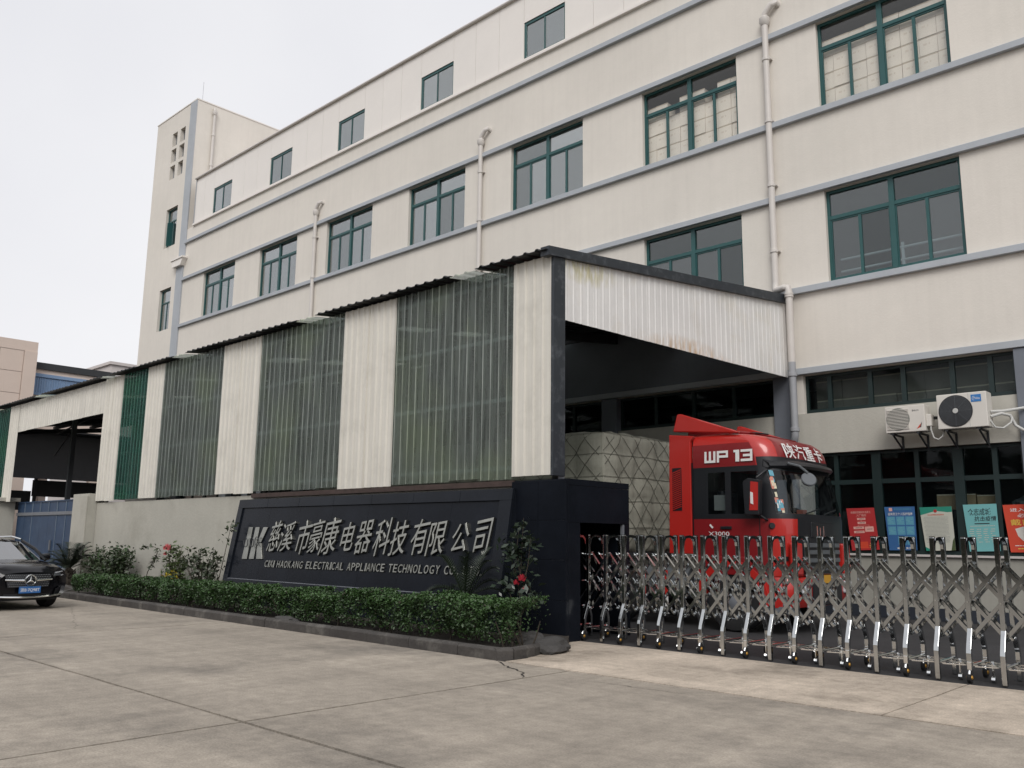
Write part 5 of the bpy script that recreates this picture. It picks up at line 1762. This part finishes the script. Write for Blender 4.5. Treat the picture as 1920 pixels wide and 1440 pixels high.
# ================================================================== AIR CONDITIONERS
def ac_unit(x0, x1, z0, z1, y0, dep, label, big):
    t = thing('air_conditioner', label, 'air conditioner', ((x0 + x1) / 2, y0 + dep / 2, z0), 'air conditioner units on the wall')
    MB().box(x0, x1, y0, y0 + dep, z0, z1).build('casing', 'ac', t, bevel=.015)
    W_, H_ = x1 - x0, z1 - z0
    if big:
        c = (x0 + W_ * .38, z0 + H_ * .5)
        r = H_ * .455
        MB().lathe((c[0], y0 - .002, c[1]), (0, -1, 0), [(-.02, r * .98), (.006, r), (.012, r * .99), (.012, r * .96)], 40).build('fan_grille', 'acdark', t, smooth=True)
        rg = MB()
        for k in range(1, 10):
            rr_ = r * (.2 + .078 * k)
            pts = [(c[0] + rr_ * math.cos(a), y0 - .018, c[1] + rr_ * math.sin(a)) for a in [2 * math.pi * i / 32 for i in range(33)]]
            rg.tube(pts, .004, 4)
        for k in range(8):
            a = k * math.pi / 4
            rg.tube([(c[0], y0 - .02, c[1]), (c[0] + r * .95 * math.cos(a), y0 - .02, c[1] + r * .95 * math.sin(a))], .004, 4)
        tag(rg.build('guard_wires', 'grey_plastic', t), kind='stuff')
        MB().lathe((c[0], y0 - .018, c[1]), (0, -1, 0), [(0, .055), (.012, .05)], 16).build('hub', 'hose', t)
        bx0, bx1, bz0, bz1 = x0 + W_ * .70, x0 + W_ * .90, z1 - .20, z1 - .055
        bd = MB().box(bx0, bx1, y0 - .006, y0 - .001, bz0, bz1).build('badge', 'logoblue', t)
        mb = MB()
        addtext(mb, 'Midea', (bx0 + .05, y0 - .007, bz0 + .045), (1, 0, 0), (0, 0, 1), .115, .05, depth=.001)
        pts = [(bx0 + .055 + .03 * math.cos(a), y0 - .008, bz0 + .07 + .04 * math.sin(a)) for a in [math.radians(v) for v in range(60, 290, 20)]]
        mb.tube(pts, .004, 4)
        mb.build('badge_lettering', 'white', bd, fix=False)
        MB().box(x0 + W_ * .645, x0 + W_ * .65, y0 - .002, y0, z0 + .02, z1 - .02).build('seam', 'pvc_grey', t)
    else:
        cx, cz, r = x0 + W_ * .33, z0 + H_ * .5, H_ * .43
        MB().box(x0 + .04, x0 + W_ * .61, y0 - .004, y0 + .003, z0 + .06, z1 - .05).build('fan_recess', 'ac', t)
        MB().lathe((cx, y0 - .004, cz), (0, -1, 0), [(0, r), (.003, r * .98)], 32).build('fan_disc', 'acmid', t)
        z = z0 + .075
        sl_ = MB()
        while z < z1 - .055:
            MB().box(x0 + .045, x0 + W_ * .60, y0 - .02, y0 - .008, z - .006, z + .006).build('slat', 'ac', t)
            z += .031
        mb = MB().box(x0 + W_ * .70, x0 + W_ * .71, y0 - .004, y0 - .001, z1 - .135, z1 - .095)
        addtext(mb, 'KELON', (x0 + W_ * .72, y0 - .002, z1 - .13), (1, 0, 0), (0, 0, 1), .11, .03, depth=.002)
        mb.build('badge_lettering', 'ink', t, fix=False)
        MB().prism([(x0 + W_ * .78, y0 - .004, z0 + .05), (x0 + W_ * .86, y0 - .004, z0 + .08), (x0 + W_ * .90, y0 - .004, z0 + .17)], (0, .003, 0)).build('badge', 'pred2', t)
        MB().prism([(x0 + W_ * .86, y0 - .004, z0 + .075), (x0 + W_ * .90, y0 - .004, z0 + .09), (x0 + W_ * .92, y0 - .004, z0 + .20)], (0, .003, 0)).build('badge', 'ink', t)
        MB().box(x1 + .0, x1 + .10, y0 + .06, y0 + .28, z0 + .1, z0 + .35).build('valve_cover', 'ac', t, bevel=.01)
    for x in (x0 + W_ * .16, x1 - W_ * .2):
        br = MB()
        br.box(x - .02, x + .02, y0 + .02, FY - .004, z0 - .045, z0 - .012)
        br.bar((x, y0 + .08, z0 - .05), (x, FY - .01, z0 - .32), .03, .03, (1, 0, 0))
        br.box(x - .05, x + .05, y0 + .03, y0 + .1, z0 - .02, z0)
        br.box(x - .02, x + .02, FY - .03, FY - .002, z0 - .36, z0 - .012)
        br.build('wall_bracket', 'darksteel', t)
    return t
ac1 = ac_unit(-6.92, -6.11, 3.87, 4.43, 18.88, .32, 'smaller white air conditioner with a slatted fan grille', False)
ac2 = ac_unit(-5.86, -4.92, 3.87, 4.58, 18.86, .36, 'larger white air conditioner with a black round fan and blue badge', True)
MB().tube([(-6.02, 18.98, 4.12), (-6.03, 18.95, 3.9), (-5.98, 18.95, 3.72), (-5.9, 18.96, 3.68), (-5.82, 18.97, 3.74), (-5.80, 19.1, 3.92), (-5.86, 19.3, 4.08)], .014, 6).build('drain_hose', 'hose', ac1, smooth=True)
MB().tube([(-6.0, 19.1, 4.15), (-5.95, 19.2, 4.16), (-5.85, 19.46, 4.14)], .035, 6).build('lagged_pipe', 'acdark', ac1, smooth=True)
for pts, r in (([(-4.92, 19.05, 4.18), (-4.7, 19.2, 4.19), (-4.4, 19.35, 4.24), (-4.2, 19.48, 4.3)], .03),
               ([(-4.92, 19.05, 4.08), (-4.75, 19.15, 4.14), (-4.62, 19.25, 4.1), (-4.55, 19.3, 3.9), (-4.42, 19.32, 3.80), (-4.3, 19.33, 3.86), (-4.2, 19.35, 4.1), (-4.1, 19.4, 4.28)], .032),
               ([(-4.92, 19.0, 4.0), (-4.85, 19.05, 3.86), (-4.72, 19.1, 3.84), (-4.6, 19.2, 3.95), (-4.58, 19.25, 4.05)], .018)):
    MB().tube(pts, r, 8).build('lagged_pipe', 'hose', ac2, smooth=True)

# ================================================================== POSTERS
PYp = FY + .085
def poster(quad_, m, label):
    (x0, zt0), (x1, zt1), (x2, zb1), (x3, zb0) = quad_
    ox = (x0 + x1 + x2 + x3) / 4
    t = thing('poster', label, 'poster', (ox, PYp, (zb0 + zb1) / 2), 'notices hung in the ground floor window')
    P = [(x3, PYp, zb0), (x2, PYp, zb1), (x1, PYp, zt1), (x0, PYp, zt0)]
    MB().prism(P, (0, .006, 0)).build('sheet', m, t)
    def at(u, v):       # u across, v up
        a = Vector(P[0]).lerp(Vector(P[1]), u)
        b = Vector(P[3]).lerp(Vector(P[2]), u)
        return a.lerp(b, v)
    return t, at
def pbox(t, at, u0, u1, v0, v1, m, lift=.0015, name='print_block'):
    P = [at(u0, v0), at(u1, v0), at(u1, v1), at(u0, v1)]
    o_ = Vector((0, -lift, 0))
    return MB().prism([p + o_ for p in P], (0, lift * .5, 0)).build(name, m, t)
def ptext(t, at, s, u0, u1, v0, v1, m, lift=.003, shear=0.):
    p, q, r = at(u0, v0), at(u1, v0), at(u0, v1)
    mb = MB()
    addtext(mb, s, p + Vector((0, -lift, 0)), q - p, r - p, (q - p).length, (r - p).length, depth=0, shear=shear, offset=.008)
    return mb.build('lettering', m, t, fix=False)
def plines(t, at, u0, u1, vs_, m, h_=.006):
    mb = MB()
    for k, v in enumerate(vs_):
        ue = u1 - (.12 * random.random() if k % 3 == 2 else .01 * random.random())
        x = u0 + (.03 if k % 3 == 0 else 0)
        while x < ue - .02:
            e = min(ue, x + random.uniform(.05, .16))
            mb.add([at(a, b) + Vector((0, -.002, 0)) for a, b in ((x, v), (e, v), (e, v + h_), (x, v + h_))], [(0, 1, 2, 3)])
            x = e + .012
    return tag(mb.build('text_lines', m, t, fix=False), kind='stuff')
t, at = poster([(-8.16, 2.33), (-7.54, 2.34), (-7.47, 1.43), (-8.08, 1.40)], 'pred', 'red poster with a white flow chart beside the truck')
ptext(t, at, '疫情防控期间外地员工', .14, .86, .87, .925, 'pink_print')
ptext(t, at, '入厂指引', .33, .68, .795, .855, 'pink_print')
for u0, u1, v0, v1 in ((.34, .64, .715, .765), (.34, .64, .62, .672), (.17, .55, .50, .56), (.58, .89, .43, .555), (.17, .55, .405, .46)):
    pbox(t, at, u0, u1, v0, v1, 'pink_print')
    plines(t, at, u0 + .04, u1 - .04, [(v0 + v1) / 2 - .006], 'ink', .012)
pbox(t, at, .475, .485, .672, .715, 'pink_print'); pbox(t, at, .36, .74, .588, .593, 'pink_print'); pbox(t, at, .34, .35, .56, .593, 'pink_print'); pbox(t, at, .735, .745, .555, .593, 'pink_print')
pbox(t, at, .32, .62, .04, .20, 'pred2')
plines(t, at, .66, .92, [.14, .10, .06], 'yellow', .012)
t, at = poster([(-7.32, 2.35), (-6.68, 2.35), (-6.68, 1.43), (-7.26, 1.42)], 'pblue', 'blue poster with a grid of lighter panels')
pbox(t, at, .15, .26, .90, .975, 'pink_print')
ptext(t, at, '新型冠状病毒肺炎', .32, .9, .92, .965, 'pblue2')
ptext(t, at, '返岗员工个人防护指南', .1, .92, .80, .865, 'white')
for j in range(3):
    for i in range(3):
        if j == 2 and i == 0: continue
        u0, v1 = .05 + i * .31, .775 - j * .225
        pbox(t, at, u0, u0 + .28, v1 - .20, v1, 'pblue2')
        plines(t, at, u0 + .03, u0 + .25, [v1 - .04 - .03 * k for k in range(5)], 'pteal', .010)
ptext(t, at, '戴口罩 勤洗手', .3, .9, .025, .07, 'white')
t, at = poster([(-6.58, 2.33), (-5.94, 2.34), (-5.92, 1.44), (-6.50, 1.42)], 'ppaper', 'pale notice with a green header and small print')
P_ = [at(0, .82), at(.15, .845), at(.32, .875), at(.5, .905), at(.68, .89), at(.85, .87), at(1, .875), at(1, 1), at(0, 1)]
MB().prism([p + Vector((0, -.0015, 0)) for p in P_], (0, .001, 0)).build('header', 'pgreen', t)
MB().lathe(at(.48, .905) + Vector((0, -.002, 0)), (0, -1, 0), [(0, .035), (.001, .03)], 14).build('round_mark', 'pred', t)
ptext(t, at, '企业疫情防控告知书', .22, .74, .80, .835, 'pred2')
plines(t, at, .07, .86, [.76 - .03 * k for k in range(20)], 'pgrey', .008)
P_ = [at(0, 0), at(.3, 0), at(.12, .05), at(0, .09)]
MB().prism([p + Vector((0, -.0015, 0)) for p in P_], (0, .001, 0)).build('footer', 'pgreen', t)
P_ = [at(.86, 0), at(1, 0), at(1, .3), at(.94, .22)]
MB().prism([p + Vector((0, -.0015, 0)) for p in P_], (0, .001, 0)).build('footer', 'leaf_lt', t)
t, at = poster([(-5.72, 2.37), (-5.09, 2.38), (-5.08, 1.44), (-5.65, 1.42)], 'pteal', 'teal poster with black brush lettering')
ptext(t, at, '众志成城', .10, .80, .76, .91, 'ink', shear=.15)
ptext(t, at, '抗击疫情', .28, .95, .635, .745, 'ink', shear=.15)
pbox(t, at, .28, .74, .575, .597, 'ink')
plines(t, at, .1, .9, [.53], 'ppaper', .012)
for k in range(4):
    plines(t, at, .08 + .22 * k, .24 + .22 * k, [.46 - .045 * q_ for q_ in range(7)], 'ppaper', .014)
t, at = poster([(-4.98, 2.35), (-4.20, 2.37), (-4.16, 1.43), (-4.90, 1.42)], 'pred2', 'orange red mask notice with a white shield')
ptext(t, at, '进入厂区', .15, .85, .85, .925, 'white')
ptext(t, at, '必须', .30, .66, .73, .81, 'white')
ptext(t, at, '戴口罩', .12, .88, .56, .69, 'yellow')
P_ = [at(.2, .49), at(.38, .53), at(.5, .55), at(.62, .53), at(.8, .49), at(.76, .34), at(.66, .24), at(.5, .18), at(.34, .24), at(.24, .34)]
MB().prism([p + Vector((0, -.0015, 0)) for p in P_], (0, .001, 0)).build('shield_mark', 'ac', t)
plines(t, at, .1, .9, [.13], 'white', .014); plines(t, at, .16, .85, [.065], 'yellow', .02)
# dark bag on the counter behind the last notice
bm = bmesh.new()
bmesh.ops.create_icosphere(bm, subdivisions=3, radius=1)
for v in bm.verts:
    n = mnoise.noise(v.co * 2.2) * .25
    v.co = Vector((v.co.x * .34 * (1 + n), v.co.y * .16 * (1 + n), max(-.5, v.co.z * (1 + n)) * .17))
me = bpy.data.meshes.new('bag')
bm.to_mesh(me); bm.free()
me.materials.append(M['grey_plastic'])
tag(link('bag', me, loc=(-4.55, FY + .42, 2.37)), 'grey plastic bag on the counter behind the orange red mask notice', 'bag')

# ================================================================== BLUE GATE
bgx = thing('blue_gate', 'blue sheet metal gate with a grey cross rail behind the car', 'gate', (-32.5, 11.3, 0))
gx0, gx1 = -36.15, -28.95
n = 9
for i in range(n):
    a, b = gx0 + (gx1 - gx0) * i / n, gx0 + (gx1 - gx0) * (i + 1) / n
    MB().box(a + .006, b - .006, 11.24, 11.27, .12, 2.22).build('panel', 'blue', bgx)
    MB().box(a + .006, b - .006, 11.24, 11.27, 2.30, 2.66).build('panel', 'blue', bgx)
    if i:
        MB().box(a - .018, a + .018, 11.215, 11.24, 2.3, 2.66).build('seam', 'bluelt', bgx)
        if i in (2, 5, 6, 8):
            MB().box(a - .014, a + .014, 11.222, 11.24, .2, 2.2).build('seam', 'bluelt', bgx)
MB().box(gx0, gx1, 11.20, 11.26, 2.20, 2.31).build('cross_rail', 'steel', bgx)
MB().box(gx0, gx1, 11.21, 11.27, 2.66, 2.70).build('top_rail', 'blue', bgx)
MB().box(gx0, gx1, 11.21, 11.30, .06, .16).build('bottom_rail', 'bluelt', bgx)
MB().box(-32.5, -32.44, 11.18, 11.215, 1.0, 1.35).build('handle', 'steel', bgx)

# ================================================================== BUILDINGS AND SHEDS BEYOND
def tiled_building():
    t = thing('tiled_building', 'far pinkish tiled building beyond the shed roof', 'building', (-75, 16, 0))
    X, y0, y1, zt = -70, 2, 21.9, 15.7
    MB().box(-90, X, y0, y1, 0, zt - .02).build('wall', 'pinkjoint', t)
    for i in range(11):
        for j in range(9):
            ya_ = y1 - .9 - (i + 1) * 1.62
            za = zt - .75 - (j + 1) * 1.62
            if za < 0: continue
            MB().box(X + .001, X + .035, ya_ + .02, ya_ + 1.60, za + .02, za + 1.60).build('tile', 'pink', t)
    MB().box(X + .001, X + .06, y0, y1, zt - .75, zt).build('parapet', 'pink', t)
    MB().box(X + .001, X + .12, y1 - .88, y1, 0, zt - .76).build('corner_pier', 'pink', t)
    return t
tiled_building()
t = thing('link_building', 'raised pinkish link building with a blue sheet band and dark roof edge', 'building', (-74, 25, 0))
LX = -71
MB().box(-84, LX, 21.92, 28, 7.0, 13.9).build('wall', 'pink', t)
for x in (-83, -72):
    MB().box(x - .3, x + .3, 27.2, 27.8, 0, 6.99).build('column', 'pink', t)
MB().box(-84.2, LX + .15, 21.92, 28.1, 13.9, 14.4).build('roof_edge', 'darksteel', t)
for i in range(12):
    ya_ = 22.0 + i * .5
    corr((LX + .02, ya_, 0), (0, 1, 0), (1, 0, 0), .49, 12.1, 13.3, pitch=.16, depth=.04).build('blue_panel', 'bluesheet', t)
MB().box(LX, LX + .12, 21.95, 28, 13.3, 13.55).box(LX, LX + .10, 21.95, 28, 11.9, 12.08).build('blue_trim', 'bluesheet', t)
t = thing('far_block', 'distant pale block with a flat roof beside the stair tower', 'building', (-95, 45, 0))
MB().box(-104, -90, 35.2, 60, 0, 18.7).build('wall', 'skin_grey', t)
MB().box(-104.2, -89.8, 35.0, 60, 18.7, 19.0).build('coping', 'skin_grey', t)
for i in range(5):
    MB().box(-89.99, -89.9, 37 + i * 4, 39 + i * 4, 14.5, 16.3).build('window', 'frame_dark', t)
# sheds seen through the yard entrance
t = thing('back_shed', 'dark open shed seen through the entrance above the blue gate', 'shed', (-57, 20, 0))
MB().box(-56.1, -56, 11.3, 34, 4.77, 7.45).build('front_sheet', 'black_sheet', t)
MB().box(-60.1, -60, 19.35, 34, 3.88, 4.9).build('rear_sheet', 'black_sheet', t)
MB().box(-60.3, -60.05, 11.3, 19.3, 3.0, 4.2).build('side_sheet', 'darksteel', t)
MB().prism([(-66, 12, 7.3), (-54.5, 12, 7.46), (-54.5, 12, 7.55), (-66, 12, 7.4)], (0, 22, 0)).build('roof', 'black_sheet', t)
for y in (13.2, 16.9, 19.5, 26.0):
    MB().box(-60.1, -59.9, y - .08, y + .08, 0, 7.3).build('post', 'darksteel', t)
# ================================================================== CAR
car = thing('parked_car', 'glossy black SUV parked with its chrome grille towards the road', 'car', (-19.85, 6.54, 0), rotz=math.radians(6), local=True)
car.scale = (.93, .93, .93)
def nose(y):
    return -.02 - .34 * (abs(y) / .93) ** 2.6
ST = [(0.0, .60, .33, .52, .70, .80), (-.07, .80, .28, .55, .76, .86), (-.2, .90, .25, .58, .82, .925), (-.55, .935, .24, .62, .90, .985), (-1.1, .945, .24, .65, .96, 1.04), (-1.5, .945, .24, .66, 1.0, 1.07),
      (-2.5, .945, .24, .68, 1.03, 1.085), (-3.8, .94, .25, .70, 1.06, 1.11), (-4.4, .90, .33, .74, 1.06, 1.11), (-4.64, .76, .45, .75, .96, 1.02)]
rows = []
for x, w_, zb, zm, zs_, zt in ST:
    half = [(.0, zb), (w_ * .86, zb), (w_ * .97, zb + .10), (w_, zm), (w_ * .985, zm + (zs_ - zm) * .55), (w_ * .95, zs_), (w_ * .80, zt - .01), (w_ * .45, zt + .018), (0, zt + .028)]
    r = [(x + (nose(y) + .02 if x > -.1 else 0), y, z) for y, z in half] + [(x + (nose(y) + .02 if x > -.1 else 0), -y, z) for y, z in half[-2:0:-1]]
    rows.append(r)
b = MB().grid(rows, close=True)
b.add(rows[0], [tuple(range(len(rows[0])))])
b.add(rows[-1], [tuple(range(len(rows[-1])))])
b.build('body', 'carpaint', car, smooth=True)
# cabin
def cab_pt(x, z, k):  # half width at height
    t_ = (z - 1.05) / .55
    return .86 - .22 * max(0, t_) ** 1.2 - k
wsb, wst = (-1.18, 1.055), (-1.98, 1.49)
g_ = MB().grid([[(wsb[0] - .22 * (abs(f)) ** 2.2, f * .80, wsb[1] - .01) for f in (-1, -.6, -.2, .2, .6, 1)], [(wst[0] - .10 * abs(f) ** 2, f * .60, wst[1] - .03 * abs(f) ** 2) for f in (-1, -.6, -.2, .2, .6, 1)]])
g_.build('windscreen', 'carwind', car)
rf = MB().grid([[(x - .10 * abs(f) ** 2 * (1 if x > -2.5 else 0), f * w_, z - .045 * abs(f) ** 2.5) for f in (-1, -.75, -.4, 0, .4, .75, 1)] for x, w_, z in ((-1.97, .615, 1.50), (-2.4, .64, 1.55), (-3.0, .645, 1.56), (-3.7, .63, 1.53), (-4.15, .60, 1.46), (-4.52, .72, 1.08))])
rf.build('roof', 'carpaint', car, smooth=True)
for s in (1, -1):
    MB().prism([(-1.45, s * .845, 1.06), (-4.3, s * .84, 1.10), (-4.05, s * .60, 1.44), (-3.0, s * .645, 1.52), (-2.15, s * .63, 1.48)], (0, -s * .02, 0)).build('side_window', 'carwind', car)
    MB().tube([(-1.22, s * .86, 1.05), (-1.62, s * .78, 1.30), (-2.05, s * .645, 1.49)], .035, 6).build('pillar', 'carpaint', car, smooth=True)
    MB().tube([(-2.05, s * .62, 1.53), (-2.6, s * .64, 1.59), (-3.6, s * .63, 1.57), (-4.0, s * .6, 1.51)], .022, 6).build('roof_rail', 'chrome', car, smooth=True)
    m_ = MB().lathe((-1.55, s * 1.0, 1.12), (0, s, 0), [(-.12, .03), (-.1, .07), (0, .085), (.09, .075), (.11, .04)], 12)
    m_.build('side_mirror', 'carpaint', car, smooth=True)
    # headlight
    hl = MB().prism([(nose(.56) + .02, s * .56, .735), (nose(.88) + .02, s * .88, .73), (-.36, s * .925, .86), (nose(.6) - .03, s * .60, .815)], (-.12, 0, .03))
    hl.build('headlight', 'grey_plastic', car)
    MB().tube([(nose(.60) + .03, s * .60, .80), (nose(.82) + .035, s * .82, .83), (nose(.88) + .04, s * .885, .75), (nose(.76) + .035, s * .77, .74)], .011, 6).build('lamp_strip', 'lamp', car, smooth=True)
    MB().prism([(nose(.60) + .0, s * .60, .33), (nose(.90) - .02, s * .88, .33), (nose(.90) - .02, s * .88, .50), (nose(.6) + .03, s * .62, .44)], (.035, 0, 0)).build('side_intake', 'blackp', car)
    for x in (-.88, -3.72):
        wheel(x, s * .80, .365, car, s, .25)
MB().box(-4.0, -.3, -.75, .75, .2, .3).build('underbody', 'blackp', car)
MB().box(-3.2, -1.6, -.7, .7, .3, 1.05).build('cabin_interior', 'blackp', car)
def fr_(y, z, d=0.):
    return Vector((nose(y) + .035 + d - max(0, z - .7) * .25 - max(0, .5 - z) * .1, y, z))
g_ = MB().grid([[fr_(y, z) for y in np.linspace(-.50 + (.76 - z) * .25, .50 - (.76 - z) * .25, 13)] for z in (.50, .60, .70, .785)])
g_.build('grille', 'blackp', car)
dm = MB()
for j in range(7):
    z = .525 + j * .04
    for i in range(23):
        y = -.44 + i * .04 + (.02 if j % 2 else 0)
        if abs(y) > .47 - (.76 - z) * .25 or abs(z - .645) < .03: continue
        c_ = fr_(y, z, .006)
        dm.add([c_ + Vector((0, -.008, 0)), c_ + Vector((.003, 0, -.006)), c_ + Vector((0, .008, 0)), c_ + Vector((.003, 0, .006))], [(0, 1, 2, 3)])
tag(dm.build('grille_pins', 'lamp', car, fix=False), kind='stuff')
for s in (1, -1):
    MB().tube([fr_(s * .13, .65, .012), fr_(s * .3, .655, .012), fr_(s * .50, .665, .012)], [.03, .024, .02], 8).build('grille_bar', 'chrome', car, smooth=True)
rg = []
for i in range(25):
    a = 2 * math.pi * i / 24
    rg.append(fr_(.115 * math.cos(a) * .98, .65 + .115 * math.sin(a), .03) * 1)
em = MB().tube([Vector((.055, p.y, p.z)) for p in rg], .014, 6)
for k in range(3):
    a = math.pi / 2 + k * 2 * math.pi / 3
    tip = Vector((.055, .108 * math.cos(a), .65 + .108 * math.sin(a)))
    l_ = Vector((.055, .022 * math.cos(a + math.pi / 3), .65 + .022 * math.sin(a + math.pi / 3)))
    r_ = Vector((.055, .022 * math.cos(a - math.pi / 3), .65 + .022 * math.sin(a - math.pi / 3)))
    c_ = Vector((.066, 0, .65))
    em.add([tip, l_, c_, r_], [(0, 1, 2), (0, 2, 3)])
em.build('star_emblem', 'chrome', car)
pl = MB().box(.045, .056, -.23, .23, .375, .52).build('number_plate', 'platblue', car)
mb = MB()
addtext(mb, '浙B·7Q98T', (.058, -.205, .40), (0, 1, 0), (0, 0, 1), .41, .09, depth=.001, offset=.006)
mb.build('plate_lettering', 'white', pl, fix=False)
MB().tube([fr_(y, .29 + .05 * abs(y) ** 2, .04) for y in np.linspace(-.8, .8, 15)], .022, 6).build('bumper_trim', 'chrome', car, smooth=True)
MB().grid([[fr_(y, z, .004) for y in np.linspace(-.5, .5, 9)] for z in (.30, .36)]).build('lower_intake', 'blackp', car)

# ================================================================== TREES ACROSS THE ROAD (out of view, added to darken the reflections)
rg = np.random.default_rng(77)
cen, blob = [], MB()
x = -75.
while x < 60:
    r = rg.uniform(2.6, 4.2)
    y, z = -19 + rg.uniform(-2, 2), rg.uniform(3.2, 5.0)
    n = 1500
    d = rg.normal(size=(n, 3))
    d /= np.linalg.norm(d, axis=1)[:, None]
    q = d * (r * rg.uniform(.75, 1.05, n))[:, None] * np.array([1, .9, 1.05])
    cen.append(q + np.array([x, y, z]))
    blob.lathe((x, y, z - r * .8), (0, 0, 1), [(0, r * .3), (r * .3, r * .7), (r * .8, r * .85), (r * 1.3, r * .65), (r * 1.55, r * .2)], 9)
    blob.cyl((x, y, 0), (x, y, z), .22, 7)
    n2 = 500
    cen.append(np.stack([rg.uniform(x - 2.5, x + 2.5, n2), rg.uniform(y - 1.2, y + 1.2, n2), rg.uniform(.1, 2.6, n2)], 1))
    x += rg.uniform(3.2, 4.6)
tl = leaves('reflection_treeline', ['hedge', 'leaf'], np.concatenate(cen), .28, None, up=.2, matpick=rg.integers(0, 2, sum(len(c) for c in cen)))
tag(tl, 'unseen row of trees added across the road to darken reflections', 'trees', kind='stuff')
tag(blob.build('trunks', 'stem', tl), kind='stuff')
